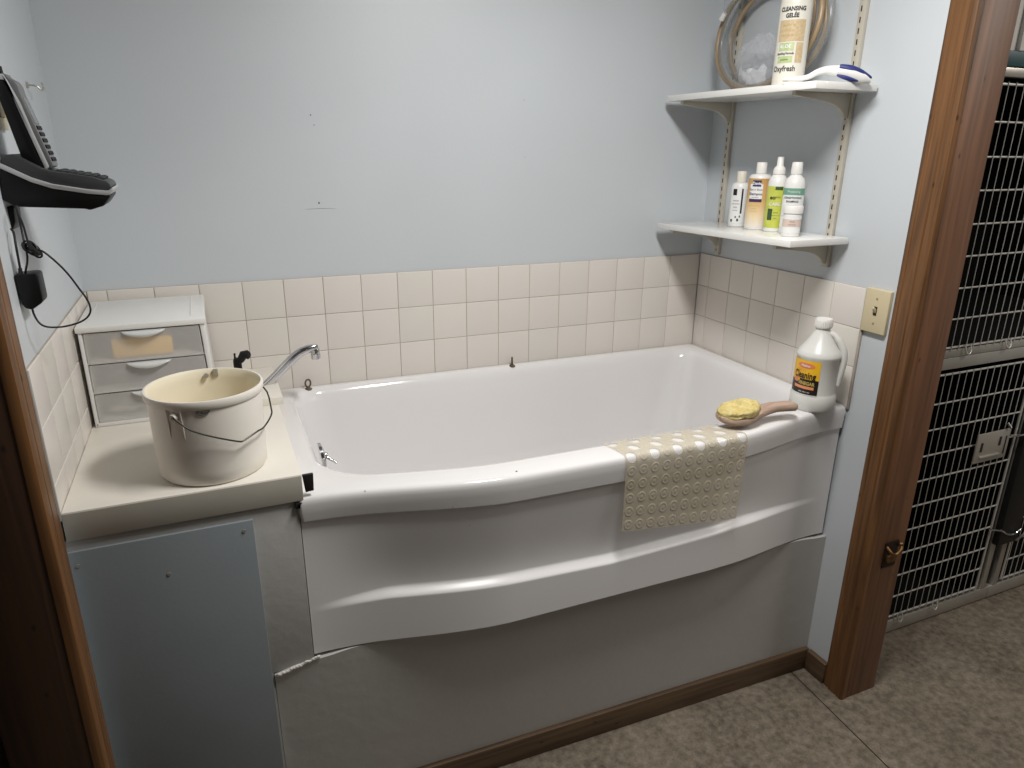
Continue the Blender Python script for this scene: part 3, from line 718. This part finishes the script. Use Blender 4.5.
m = MB(); g1 = gp(836, 75.5, 857, 81.5, 0, -.2); m.tube(g1, [.0042*math.sin(PI*(.1+.85*k/13))+.001 for k in range(14)], 10); m.build('grip', MBLUE, tl)

# ------------------------------------------------------------------ vinegar jug
jz = -.3325
jc = (-.105, -.690, jz)
JR = .0605
jug = thing('vinegar_jug', 'translucent white jug of cleaning vinegar with yellow and black label', 'jug', jc)
m = MB(); m.lathe([(.046, 0), (JR-.003, .002), (JR, .008), (JR, .042), (JR-.003, .047), (JR-.004, .052), (JR-.004, .148), (JR-.001, .154), (JR-.001, .159), (JR-.007, .170), (.042, .184), (.031, .202), (.0225, .217), (.0182, .226), (.0178, .236)], jc, 40)
# loop handle on the side towards the wall
ha = math.radians(-52); hd = Vector((math.cos(ha), math.sin(ha), 0))
o = Vector(jc)
m.tube(smooth([o+hd*.018+Vector((0, 0, .218)), o+hd*.036+Vector((0, 0, .208)), o+hd*.056+Vector((0, 0, .180)), o+hd*.063+Vector((0, 0, .155)), o+hd*.062+Vector((0, 0, .12)), o+hd*.056+Vector((0, 0, .075))], 5), [.008]*6+[.0095]*20, 12, sq=(1, 1.2))
m.build('jug_body', MJUG, jug, ang=50)
MB().lathe([(.042, .003), (JR-.005, .005), (JR-.0035, .010), (JR-.0035, .041), (JR-.007, .050), (JR-.007, .146), (0, .146)], jc, 32).build('vinegar', MJUGL, jug)
m = MB(); m.lathe([(.0182, .231), (.0215, .2315), (.0225, .235), (.0225, .252), (.0205, .256), (0, .256)], jc, 28)
for k in range(28):
    a = 2*PI*k/28; m.box(o.x+.0223*math.cos(a)-.0008, o.x+.0223*math.cos(a)+.0008, o.y+.0223*math.sin(a)-.0008, o.y+.0223*math.sin(a)+.0008, jz+.235, jz+.251)
m.build('cap', MCAP, jug)
JA = math.radians(-166); RL = JR-.004
q = MB(); label_patch(q, jc, RL+.0008, JA-.95, JA+.66, .050, .146); lab = q.build('label', MYEL, jug, fixn=False)
def jp(a0, a1, z0, z1, mm, off, nm='print'):
    q = MB(); label_patch(q, jc, RL+.0008, JA+a0, JA+a1, z0, z1, off); q.build(nm, mm, lab, fixn=False)
jp(-.95, .66, .050, .086, MBLKP, .0009); jp(-.25, .66, .086, .093, MBLKP, .0009)
jp(-.55, .48, .0655, .0735, MORG, .0012); jp(-.62, -.34, .081, .095, MRED, .0012); jp(-.95, .66, .0482, .0502, MLBLW, .0012)
q = MB()
q.grid(lambda u, v: loc2(jc, (RL+.0020)*math.cos(JA-.02+v*.44*math.cos(2*PI*u)), (RL+.0020)*math.sin(JA-.02+v*.44*math.cos(2*PI*u)), .1315+v*.0078*math.sin(2*PI*u), 0), 28, 3, cu=True)
q.build('logo_oval', MRED, lab, fixn=False)
for (s_, sz, a, z, mm, bold, wide) in (('Heinz', .010, -.02, .1315, MLBLW, .0002, 1.1), ('All Natural', .007, -.22, .1195, MRED, 0, .9), ('Cleaning', .027, -.05, .1040, MINK, .0006, .68), ('VINEGAR', .0135, .10, .0815, MGOLD, .0006, .8), ('aaaa mmm aaa', .006, .05, .0575, MLBLW, 0, .9)):
    q = MB(); lettering(q, s_, sz, on_can(jc, RL+.0008, JA+a, z, .0024), bold, wide); q.build('lettering', mm, lab, fixn=False)

# ------------------------------------------------------------------ switch plate
sw = thing('switch_plate', 'almond toggle light switch plate beside the door casing', 'light switch', (-.001, -.763, -.109))
m = MB(); m.box(-.006, .006, -.8005, -.7245, -.109, .0095, .0025, 3); m.build('plate', MALM, sw)
m = MB(); m.box(-.0068, -.005, -.7675, -.7575, -.061, -.037); m.build('toggle_slot', MSLOT, sw)
m = MB(); m.prism([(-.006, -.766, -.055), (-.006, -.766, -.044), (-.015, -.766, -.037), (-.017, -.766, -.041)], (0, .007, 0), .0008); m.build('toggle', MALM, sw)
for z in (-.016, -.083):
    m = MB(); m.disc((-.006, -.7625, z), (-1, 0, 0), .0028, .0012, 12); m.build('screw', MALMD, sw)

# ------------------------------------------------------------------ cabinet, countertop
cab = thing('base_cabinet', 'grey painted base cabinet with blue-grey access panel left of bathtub', 'cabinet', (-1.73, -.4, -ZF))
m = MB(); m.box(XL-.004, -1.5212, -.716, -.70, -.737, -.331, .001); m.box(XL-.004, -1.608, -.716, -.70, -ZF, -.737, .0); m.box(-1.545, -1.528, -.64, -.01, -ZF, -.331); m.build('face_frame', MSTILE, cab)
m = MB(); m.box(XL-.004, -1.612, -.7235, -.716, -ZF+.01, -.352, .0015); pn = m.build('access_panel', MPANEL, cab); pn['label'] = 'blue-grey access panel'
for p in (P(244, 531, 'y', -.7235), P(169, 574, 'y', -.7235), P(78, 566, 'y', -.7235)):
    m = MB(); m.disc(tuple(p), (0, -1, 0), .0035, .0012, 12); m.build('screw', MSTEEL, pn)
ct = thing('countertop', 'cream laminate countertop between left wall and bathtub', 'countertop', (-1.72, -.36, -.33))
m = MB(); m.box(XL+.0005, -1.510, -.7205, -.001, -.330, -.272, .0016); m.build('slab', MLAM, ct)
m = MB(); m.box(XL+.0006, -1.511, -.7222, -.7203, -.3295, -.2745, .0005); m.build('front_edge', MLAME, ct)
m = MB(); m.prism([(-1.509, -.721, -.2745), (-1.487, -.721, -.2745), (-1.4885, -.721, -.312), (-1.505, -.721, -.3135)], (0, .008, 0), .001); m.build('dark_gap_fill', MRUB, ct)  # black filler put in for the dark gap at the counter end
m = MB(); m.box(-1.5235, -1.496, -.724, -.68, -.345, -.3365, .001); m.box(-1.5285, -1.512, -.724, -.70, -.3465, -.333, .001); m.build('dark_gap_fill', MRUB, ct)  # black strips put in for the shade between counter and rim
m = MB(); m.box(-1.645, -1.4985, -.280, -.001, -.272, -.252, .0016); dl = m.build('faucet_ledge', MLAM, ct)

# ------------------------------------------------------------------ bucket
bc = (-1.6695, -.6081, -.2718)
bk = thing('bucket', 'white plastic pail with wire handle standing on cream countertop', 'bucket', bc)
RB, RT, H = .1032, .1105, .1785
m = MB(); m.lathe([(0, 0), (RB-.012, 0), (RB-.004, .0015), (RB, .007), (RB+.0015, .03), (RT-.004, H-.018), (RT-.001, H-.017), (RT+.0012, H-.012), (RT+.0016, H-.003), (RT+.0002, H), (RT-.003, H)], bc, 72, caps=False)
m.mi = 1; m.lathe([(RT-.003, H), (RT-.006, H-.004), (RT-.008, H-.02), (RB-.004, .03), (RB-.006, .008), (RB-.015, .004), (0, .004)], bc, 72, caps=False)
m.build('pail', [MBUCK, MBUCKIN], bk, ang=40)
bo = Vector(bc)
a1 = math.atan2(-.1085, -.0665); dirA = Vector((math.cos(a1), math.sin(a1), 0))
pA = bo+dirA*(RT+.006)+Vector((0, 0, H-.013)); 
earA = bo+dirA*(RT-.001)+Vector((0, 0, H-.030)); earB = bo-dirA*(RT-.001)+Vector((0, 0, H-.030))
for c_, d_ in ((earA, dirA), (earB, -dirA)):
    tg = Vector((-d_.y, d_.x, 0)); m = MB()
    m.tube([c_-d_*.006, c_+d_*.005], [.010, .0065], 14)
    for sg in (-1, 1): m.tube([c_+tg*.014*sg-d_*.0055-Vector((0, 0, .045)), c_+tg*.014*sg-d_*.001+Vector((0, 0, .014))], [.0012, .0020], 8)
    m.build('handle_ear', MBUCK, bk)
def cylp(u, v, R):
    d = F_+R_*(u-512)/FPX-U_*(v-384)/FPX; ox, oy = CAM[0]-bc[0], CAM[1]-bc[1]
    a = d[0]**2+d[1]**2; b = 2*(ox*d[0]+oy*d[1]); c_ = ox*ox+oy*oy-R*R
    t_ = (-b-math.sqrt(max(0, b*b-4*a*c_)))/(2*a); return Vector((CAM+t_*d).tolist())
w = [earA+dirA*.005]+[cylp(u, v, .1195) for u, v in ((174, 419), (188, 429), (200, 433.5), (214, 437), (228, 439.8), (239, 441.5), (243, 441), (250, 436.5), (258, 431), (264, 427))]
w += [Vector((-1.552, -.640, -.168)), Vector((-1.548, -.612, -.160)), Vector((-1.556, -.560, -.130)), earB-dirA*.011+Vector((0, 0, 0))]
m = MB(); m.tube(smooth(w, 4), .0017, 8); m.build('wire_handle', mat('dark_wire', (62, 58, 52), .4, .7), bk)
m = MB(); ec = cylp(203, 412, RT-.002)
ea = math.atan2(ec.y-bc[1], ec.x-bc[0])
def emb(R):
    return lambda u, v: loc2(bc, R*math.cos(ea+u/R), R*math.sin(ea+u/R), ec.z-bc[2]+v, 0)
f_ = emb(RT-.0022)
m.tube([Vector(f_(.011*math.cos(2*PI*k/24), .0055*math.sin(2*PI*k/24)+.0007*math.cos(2*PI*k/24))) for k in range(24)], .0009, 6, closed=True)
m.tube([Vector(f_(.009*(2*k/8-1), -.001+.002*math.sin(k*2.2))) for k in range(9)], .0011, 6)
m.build('moulded_emblem', MINKG, bk)
m = MB(); s1 = Vector((bc[0]+.004, bc[1]+RT-.010, bc[2]+H-.012)); m.tube([s1, s1+Vector((0, -.006, 0))], .005, 12); m.box(s1.x+.014, s1.x+.024, s1.y-.004, s1.y+.001, s1.z-.004, s1.z+.012, .001); m.build('clip_and_glint', MSTEEL, bk)  # solid steel bits stand in for a clip and a reflection

# ------------------------------------------------------------------ faucet and spray head
fc = Vector((-1.575, -.150, -.253))
fa = thing('faucet', 'chrome faucet with long swivel spout reaching over the tub end', 'faucet', fc)
m = MB(); m.lathe([(.030, 0), (.030, .006), (.024, .010), (.022, .024), (.020, .030), (0, .032)], tuple(fc), 28); m.build('base', MCHROME, fa)
Y_ = -.16
sp = [fc+Vector((0, 0, .022)), P(256, 394, 'y', Y_), P(264, 387, 'y', Y_), P(274, 377.5, 'y', Y_), P(284, 367.5, 'y', Y_), P(292, 359.5, 'y', Y_), P(299, 353.5, 'y', Y_), P(306, 350, 'y', Y_), P(313, 347.8, 'y', Y_), P(317.5, 347.2, 'y', Y_)]
spp = smooth(sp, 4); k_ = len(spp)-1
m = MB(); m.tube(spp, [interp(i/k_, [0, .2, .55, .8, 1], [.0135, .0130, .0158, .0142, .0098]) for i in range(k_+1)], 18, sq=(.82, 1.1)); m.build('spout', MCHROME, fa)
e = P(315, 349, 'y', Y_); m = MB(); m.lathe([(.0100, .003), (.0118, 0), (.0118, -.012), (.0130, -.013), (.0130, -.026), (.0110, -.028), (.009, -.022), (0, -.022)], tuple(e), 22); m.build('aerator', MCHROME, fa)
s0 = P(239, 372, 'y', -.16); s0.z = -.253
sh = thing('spray_head', 'black side spray head poking up behind the white bucket', 'spray head', (s0.x, s0.y, -.253))
top = P(238, 364, 'y', -.16); bl = P(244, 355, 'y', -.16)
m = MB(); m.tube([s0, s0+Vector((0, 0, .012)), top+Vector((-.001, 0, -.01)), top+Vector((-.001, 0, .010)), top+Vector((-.001, 0, .016))], [.016, .013, .0105, .0105, .008], 16); m.build('grip', MBLACK, sh)
m = MB(); m.tube([top+Vector((0, .0, .006)), top+Vector((.008, -.004, .012)), bl+Vector((-.002, 0, 0)), bl+Vector((.009, -.004, .001)), bl+Vector((.012, -.006, .0015))], [.009, .0095, .0120, .0125, .009], 16); m.build('nozzle', MBLACK, sh)
m = MB(); m.sphere((P(234.5, 354, 'y', -.16).x, -.162, P(234.5, 354, 'y', -.16).z), .003); m.tube([top+Vector((-.006, 0, .006)), P(234.5, 354.5, 'y', -.162)], [.0035, .0022], 8); m.build('thumb_lever', MBLACK, sh)

# ------------------------------------------------------------------ plastic drawer unit in the corner
DX0, DX1, DY0, DY1, DZ0, DZ1 = -1.9265, -1.6585, -.285, -.018, -.2718, -.030
du = thing('drawer_unit', 'small white plastic drawer tower with frosted drawers in tiled corner', 'drawers', ((DX0+DX1)/2, -.15, DZ0))
def ZD(c):                     # the case sits a touch askew and widens towards its foot on the right
    return (c.x+(.010*(DZ1-c.z)/.24 if c.x > -1.75 else 0.), c.y, c.z+.006*(c.y-DY0)/(DY1-DY0)*(c.z-DZ0)/.24)
m = MB()
ld = MB(); ld.box(DX0, DX1+.002, DY0-.004, DY1, DZ1-.014, DZ1, .003, skew=ZD); ld.box(DX1-.030, DX1-.028, DY0+.03, DY1-.01, DZ1-.0005, DZ1+.0012, skew=ZD); ld.build('lid', MWHITE, du)
m.box(DX0+.004, DX0+.012, DY0, DY1, DZ0, DZ1-.012, .002, skew=ZD)                        # left side
m.box(DX1-.012, DX1-.002, DY0, DY1, DZ0, DZ1-.012, .002, skew=ZD)                        # right side
m.box(DX0+.006, DX1-.004, DY0, DY1, DZ0, DZ0+.010, .002, skew=ZD)                        # floor
m.box(DX0+.006, DX1-.004, DY1-.006, DY1, DZ0, DZ1-.012, .001, skew=ZD)                   # back
for z in (-.118, -.189): m.box(DX0+.01, DX1-.01, DY0+.004, DY1-.006, z-.0025, z+.0025, .001, skew=ZD)
m.box(DX0+.02, DX0+.022, DY0+.03, DY1-.01, DZ1-.0005, DZ1+.001, skew=ZD)
m.build('case', mat('milky_white_plastic', (236, 235, 232), .35, alpha=.86), du)
for k, (zt, zb) in enumerate(((-.0465, -.1155), (-.1215, -.1865), (-.1925, -.2600))):
    m = MB(); x0, x1 = DX0+.0145, DX1-.0145
    m.box(x0, x1, DY0-.001, DY0+.003, zb, zt, .0012, skew=ZD); m.box(x0, x0+.0025, DY0+.003, DY1-.03, zb, zt-.008, skew=ZD); m.box(x1-.0025, x1, DY0+.003, DY1-.03, zb, zt-.008, skew=ZD)
    m.box(x0, x1, DY0+.003, DY1-.03, zb, zb+.0025, skew=ZD)
    dr = m.build('drawer', MFROST, du)
    m = MB(); xm = (x0+x1)/2+.002; Wd = .046
    def pullp(u, v):
        x = xm-Wd+2*Wd*u; dep = .016*math.sin(PI*u)**.6; a = v*PI
        return ZD(Vector((x, DY0-.001-dep*math.sin(a)**.8, zt-.001-.016*math.sin(PI*u)**.6*(1-math.cos(a))/2)))
    m.grid(pullp, 22, 10); m.build('pull', MPULL, dr, ang=60)
sg = MB(); sg.box(-1.862, -1.735, -.276, -.21, -.1125, -.068, .006, 3)
tag(sg.build('sponge', MSPY), 'yellow sponge seen through front of the top frosted drawer', 'sponge')
it = MB(); it.tube(smooth([(-1.89, -.24, -.172), (-1.87, -.25, -.155), (-1.85, -.25, -.150), (-1.83, -.24, -.162), (-1.80, -.24, -.172)], 4), .006, 8); it.tube([(-1.83, -.245, -.162), (-1.79, -.25, -.150), (-1.76, -.25, -.160)], .007, 8)
tag(it.build('hand_tool', mat('dim_grey_tool', (96, 98, 102), .5)), 'grey tool lying blurred inside the middle frosted drawer', 'tool')
it = MB(); it.tube(smooth([(-1.72, -.25, -.178), (-1.715, -.25, -.150), (-1.705, -.25, -.148), (-1.70, -.25, -.178)], 4), .004, 8); it.box(-1.75, -1.735, -.25, -.24, -.183, -.140, .003)
tag(it.build('grooming_comb', mat('dim_dark_comb', (74, 76, 80), .5)), 'dark comb inside middle frosted drawer just behind the bucket rim', 'comb')
it = MB(); it.grid(lambda u, v: (-1.90+.20*u, -.255+.05*v, -.252+.035*abs(noise.noise(Vector((u*7, v*4, 1))))+.018*math.sin(PI*u)*math.sin(PI*v)), 24, 8)
tag(it.build('cloth', mat('folded_grey_cloth', (150, 148, 142), .8)), 'folded grey cloth inside the bottom frosted drawer', 'cloth')

# ------------------------------------------------------------------ cordless telephone on the left wall
PY0, PD = -.615, .105
ph = thing('telephone_base', 'black and silver cordless telephone base mounted on left wall', 'telephone', (-1.90, -.56, .25))
def ppoly(pts, y): return [P(u, v, 'y', y) for u, v in pts]
body = [(-1, 168), (12.5, 173), (31, 181), (52, 187.2), (87.5, 192.5), (108, 194), (111, 196), (104, 206), (89.6, 210.4), (86, 209), (18.8, 207), (12, 205), (2, 200)]
m = MB(); m.prism(ppoly(body, PY0), (0, PD, 0), .003); m.build('body', MBLACK, ph)
band = [(-1, 163), (12.5, 169), (31, 177.5), (52, 184), (87.5, 189.3), (108, 190.8), (112.6, 187), (113, 190), (110, 194.6), (107, 195.4), (87.5, 193.8), (52, 188.6), (31, 182.2), (12.5, 174), (-1, 168)]
m = MB(); m.prism(ppoly(band, PY0-.0015), (0, PD+.003, 0), .0012); m.build('silver_band', MSILV, ph)
topd = [(0, 155), (13, 154), (24, 160), (40, 168), (52, 171.5), (69, 173.5), (92, 177), (107, 181.5), (110, 184), (111, 188), (106, 190.5), (87.5, 189.5), (52, 184.2), (31, 177.8), (12.5, 169.4), (0, 163.5)]
m = MB(); m.prism(ppoly(topd, PY0+.003), (0, PD-.006, 0), .002); deck = m.build('top_deck', mat('charcoal_plastic', (58, 59, 61), .4), ph)
for i in range(6):
    for j in range(3):
        u = 58+i*8.2; v = interp(u, [52, 69, 92, 107], [171.5, 173.5, 177, 181.3]); b = P(u, v, 'y', PY0+.003)
        m = MB(); m.sphere((b.x, PY0+.024+j*.027+.004*abs(i-2.5)*.5, b.z+.0005), .0075, 1, 1.2, .5, 12); m.build('button', MKEY, deck)
m = MB(); m.prism(ppoly([(3, 207), (13.5, 207), (15.5, 222), (13, 230), (8, 231), (4.5, 222)], PY0+.02), (0, .05, 0), .002); m.build('wall_bracket', MBLACK, ph)
hs = thing('cordless_handset', 'black and silver cordless telephone handset standing in its wall base', 'telephone handset', P(40, 168, 'y', -.585))
HY = -.590; HW = .052
# two nested section outlines: black back shell and silver face
backp = [(-2, 79), (4, 79), (9, 88), (17, 107), (31, 138), (45, 170), (41, 172.5), (33, 170), (23, 162), (10, 128), (-2, 97)]
m = MB(); m.prism(ppoly(backp, HY), (0, HW, 0), .003); m.build('back_shell', MBLACK, hs)
midp = [(-2, 74), (2, 73), (8, 82), (20, 103), (33, 133), (49, 167), (45.5, 170.6), (31, 138.6), (17, 107.6), (9, 88.6), (4, 79.6), (-2, 79.6)]
m = MB(); m.prism(ppoly(midp, HY-.001), (0, HW+.002, 0), .002); m.build('side_trim', MSILV, hs)
facep = [(1, 72), (8, 77.7), (14, 80.5), (17.5, 85.5), (21, 95.4), (54, 166), (52, 168), (48.6, 167.5), (33, 133), (20, 103), (9, 83), (2, 73.5)]
m = MB(); m.prism(ppoly(facep, HY+.003), (0, HW-.006, 0), .002); face = m.build('face', mat('grey_face', (120, 121, 122), .35, .2), hs)
fu0, fu1 = Vector((21, 95.4)), Vector((54, 166))
def fpt(s_): q = fu0+(fu1-fu0)*s_; return P(q.x, q.y, 'y', HY+.003)
nf = (fpt(1)-fpt(0)).cross(Vector((0, 1, 0))).normalized()
if nf.x < 0: nf = -nf
def facebox(s0_, s1_, y0, y1, h):
    a, b = fpt(s0_)+nf*(-.001), fpt(s1_)+nf*(-.001)
    return [Vector((a.x, y0, a.z)), Vector((b.x, y0, b.z)), Vector((b.x, y0, b.z))+nf*(h+.001), Vector((a.x, y0, a.z))+nf*(h+.001)], (0, y1-y0, 0)
q, d = facebox(.02, .40, HY+.009, HY+HW-.009, .0012); m = MB(); m.prism(q, d, .0005); m.build('display', MSCR, face)
for r_ in range(6):
    for c_ in range(3):
        s0_ = .43+r_*.09; y0 = HY+.008+c_*.0135
        q, d = facebox(s0_, s0_+.055, y0, y0+.009, .0022); m = MB(); m.prism(q, d, .0007); m.build('button', MBLACK, face)
m = MB(); m.tube([P(1, 76, 'y', HY+.012), P(-1, 66, 'y', HY+.012)], [.0045, .0035], 10); m.build('antenna', MBLACK, hs)
# adapter, its cords
YA = -.655
ad = thing('power_adapter', 'black power adapter dangling by its cord below the telephone', 'adapter', P(28, 292, 'y', YA))
m = MB(); m.prism(ppoly([(13.5, 275.5), (35, 273.5), (37.5, 275), (43, 300), (42.3, 303), (32, 310.2), (25, 308.5), (21.5, 304)], YA), (0, .045, 0), .003); m.build('housing', MBLACK, ad)
for v in (295.5, 303.0):
    a = P(20, v, 'y', YA+.022); m = MB(); m.box(a.x-.016, a.x+.006, a.y-.003, a.y+.003, a.z-.0008, a.z+.0008, .0003); m.build('prong', MSTEEL, ad)
def cpath(pts, y): return smooth([P(u, v, 'y', y+dy) for u, v, dy in pts], 5)
m = MB(); m.tube(cpath([(16.4, 206, 0.01), (20, 217, .0), (23.7, 227, 0), (27.4, 240, 0), (31, 248, 0), (42, 251, 0), (51, 257.5, 0), (62, 267.5, .01), (70.5, 277, .02), (78.4, 287.6, .03), (85.5, 297, .03), (89.6, 305, .03), (90.3, 312, .03), (86.5, 318, .03), (78.3, 322.8, .03), (63.8, 326.6, .02), (50, 327.2, .01), (42, 325, 0), (37, 320, 0), (33.5, 313, .0), (32, 307, .0)], -.65), .0017, 8)
m.tube(cpath([(16, 206, .02), (19, 218, .02), (22, 232, .02), (24.5, 244, .01), (27, 254, 0), (27.3, 262, 0), (26, 269, 0), (25, 276, .01)], -.65), .0017, 8); m.build('cord', MRUB, ad)
m = MB()
for k in range(5):
    c_ = P(33+(k-2)*1.6, 249.5+(k-2)*1.2, 'y', -.648+.003*k); a = .5+.5*k
    m.tube([c_+Vector((.0095*math.cos(2*PI*i/16)*math.cos(a*.3), .006*math.sin(2*PI*i/16+a), .0095*math.sin(2*PI*i/16)*(1-.25*(k % 2))-.004*math.cos(2*PI*i/16))) for i in range(16)], .0017, 6, closed=True)
m.tube([P(28, 243, 'y', -.65), P(33, 249, 'y', -.66), P(38, 254, 'y', -.65)], .0035, 8); m.build('cord_bundle', MRUB, ad)
m = MB(); ln = cpath([(11, 229, .02), (13.7, 233, 0.01), (16, 246, 0), (18.6, 260, 0), (20, 268, 0), (21, 276, 0)], -.65); m.tube(ln, .0019, 8); m.tube([ln[-6], ln[-1]], [.0028, .0038], 8)
m.build('cord', MRUB, ad)
# wall plate behind the phone and a small hook
wp = thing('outlet_plate', 'almond wall plate partly hidden behind the telephone handset', 'outlet plate', (XL, -.52, .38))
m = MB(); m.box(XL-.006, XL+.001, -.565, -.49, .382, .500, .002); m.build('plate', MALM, wp)
m = MB(); m.box(XL+.0005, XL+.003, -.545, -.512, .402, .43, .003); m.box(XL+.0005, XL+.003, -.545, -.512, .452, .48, .003); m.build('receptacle', MALMD, wp)
hk = thing('wall_hook', 'small metal hook screwed into left wall above the telephone', 'hook', (XL, -.21, .476))
b = Vector((XL-.006, -.212, .476)); m = MB(); m.disc(tuple(b), (1, 0, 0), .006, .004, 12); m.build('hook_base', MSTEEL, hk)
m = MB(); m.tube(smooth([b+Vector((.004, 0, 0)), b+Vector((.018, 0, -.002)), b+Vector((.026, .004, -.010)), b+Vector((.028, .012, -.004)), b+Vector((.026, .016, .006))], 5), .0018, 8); m.build('hook_wire', MSTEEL, hk)

# ------------------------------------------------------------------ kennel cages in the room beyond the right door
CY = -.715
def cage(label, x0, x1, z0, z1, rails, door, verts_top=True):
    o = thing('kennel_cage', label, 'cage', ((x0+x1)/2, CY+.3, z0), 'stainless kennel cages')
    m = MB(); t_ = .006
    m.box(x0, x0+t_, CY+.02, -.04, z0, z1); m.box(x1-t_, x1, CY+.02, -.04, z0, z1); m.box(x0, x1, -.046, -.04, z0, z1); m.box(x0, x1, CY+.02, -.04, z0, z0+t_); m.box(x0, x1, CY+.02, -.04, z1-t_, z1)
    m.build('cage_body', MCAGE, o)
    for r in rails: MB().box(*r, .003).build('frame_rail', MSTEEL, o)
    if door:
        dx0, dx1, zs, brk = door
        m = MB(); n = int((dx1-dx0)/.0326)
        for k in range(n+1):
            x = dx0+k*.0326; m.tube([(x, CY-.006, zs[-1]-.010), (x, CY-.006, zs[0]+.006)], .0013, 6)
        g = m
        for k, z in enumerate(zs):
            g.tube([(dx0-.008, CY-.0015, z), (dx1+.004, CY-.0015, z)], .0036 if k in (0, len(zs)-1) else .0029, 8)
        for x in (dx0-.006, dx1+.004): g.tube([(x, CY-.0015, zs[-1]), (x, CY-.0015, zs[0])], .004, 8)
        g.build('wire_door', MWIRE, o)
        for x in brk:
            h = MB(); zb = zs[-1]
            h.tube(smooth([(x-.012, CY-.008, zb+.006), (x-.011, CY-.014, zb-.014), (x, CY-.016, zb-.024), (x+.011, CY-.014, zb-.014), (x+.012, CY-.008, zb+.006)], 4), .0024, 8); h.build('hinge_ring', MWIRE, o)
    return o
zl = [-.292, -.3871, -.4741, -.563, -.6509, -.7414, -.8276, -.9141, -1.0017, -1.0872, -1.168]
zu = [.530, .435, .3441, .2544, .162, .0709, -.0228, -.116, -.205]
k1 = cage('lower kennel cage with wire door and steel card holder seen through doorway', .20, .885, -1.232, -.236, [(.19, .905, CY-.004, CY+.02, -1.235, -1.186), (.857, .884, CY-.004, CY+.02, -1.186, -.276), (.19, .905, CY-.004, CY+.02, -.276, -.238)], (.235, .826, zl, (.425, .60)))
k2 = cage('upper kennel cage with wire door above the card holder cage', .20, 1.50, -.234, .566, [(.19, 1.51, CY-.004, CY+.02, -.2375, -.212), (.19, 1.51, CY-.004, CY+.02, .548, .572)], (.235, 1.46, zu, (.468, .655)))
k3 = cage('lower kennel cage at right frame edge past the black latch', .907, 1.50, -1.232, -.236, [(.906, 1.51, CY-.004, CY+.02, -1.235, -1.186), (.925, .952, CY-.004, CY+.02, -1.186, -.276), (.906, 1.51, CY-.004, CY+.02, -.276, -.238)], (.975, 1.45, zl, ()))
k4 = thing('glass_front_unit', 'dark glazed unit with teal bottom trim standing above the kennel cages', 'cabinet', (.85, CY+.3, .574))
m = MB(); m.box(.20, 1.50, CY+.03, -.04, .574, 1.15); m.build('unit_body', MCAGE, k4)
m = MB(); m.box(.43, 1.47, CY-.002, CY+.004, .62, 1.13); m.build('glass_pane', MGLASS, k4)
m = MB(); m.box(.20, 1.50, CY-.006, CY+.03, .574, .612, .002); m.build('teal_trim', MTEAL, k4)
m = MB(); m.box(.405, .425, CY-.010, CY+.03, .612, 1.15, .002); m.box(.20, .405, CY, CY+.03, .612, 1.15, .002); m.build('white_post', MWHITE, k4)
ch = MB(); ch.box(.614, .778, CY-.016, CY-.010, -.626, -.5205, .002)
chp = ch.build('card_holder', mat('satin_steel_plate', (182, 176, 166), .42, .55), k1)
for q in ((.635, .645, -.585, -.553), (.725, .735, -.575, -.543), (.757, .762, -.610, -.545)): MB().box(q[0], q[1], CY-.018, CY-.0155, q[2], q[3], .0008).build('slot', MSLOT, chp)
m = MB(); m.box(.638, .735, CY-.022, CY-.0155, -.609, -.602, .001); m.build('lip', MSTEEL, chp)
la = MB(); la.box(.845, .955, CY-.030, CY-.006, -.985, -.50, .004); lat = la.build('latch_guard', mat('black_latch_steel', (26, 25, 23), .45, .3), k1)
m = MB(); m.tube(smooth([(.775, CY-.02, -.546), (.80, CY-.03, -.545), (.87, CY-.034, -.545), (.93, CY-.034, -.546)], 4), .004, 8); m.tube([(.755, CY-.012, -.50), (.756, CY-.026, -.515)], .005, 8)
m.tube(smooth([(.80, CY-.012, -.915), (.84, CY-.03, -.918), (.87, CY-.036, -.935), (.91, CY-.036, -.945), (.94, CY-.038, -.93)], 4), .0035, 8)
m.tube(smooth([(.93, CY-.036, -.975), (.955, CY-.042, -.955), (.975, CY-.042, -.935), (.985, CY-.04, -.92), (.995, CY-.035, -.935)], 4), .0045, 8); m.build('latch_lever', MCHROME, k1)

# ------------------------------------------------------------------ lights
def area(name, loc, rot, sx, sy, w, c):
    l = bpy.data.lights.new(name, 'AREA'); l.shape = 'RECTANGLE'; l.size = sx; l.size_y = sy; l.energy = w; l.color = c
    o = bpy.data.objects.new(name, l); col.objects.link(o); o.location = (loc[0], loc[1], loc[2]+ZF); o.rotation_euler = rot
    return o
area('ceiling_lamp', (-.83, -1.13, 1.15), (0, 0, 0), .20, .5, 26.5, (1, .98, .955))
area('kennel_ceiling_lamp', (1.1, -1.9, 1.15), (0, 0, 0), .26, 1.1, 22, (1, .95, .89))
wd = bpy.data.worlds.new('world'); bpy.context.scene.world = wd; wd.use_nodes = True
wd.node_tree.nodes['Background'].inputs[0].default_value = (.02, .02, .02, 1)
vs_ = bpy.context.scene.view_settings
vs_.view_transform = 'Standard'; vs_.look = 'None'; vs_.gamma = 1; vs_.use_curve_mapping = False; vs_.exposure = 0.10
for o in bpy.data.objects:
    if '_o' in o.keys(): del o['_o']
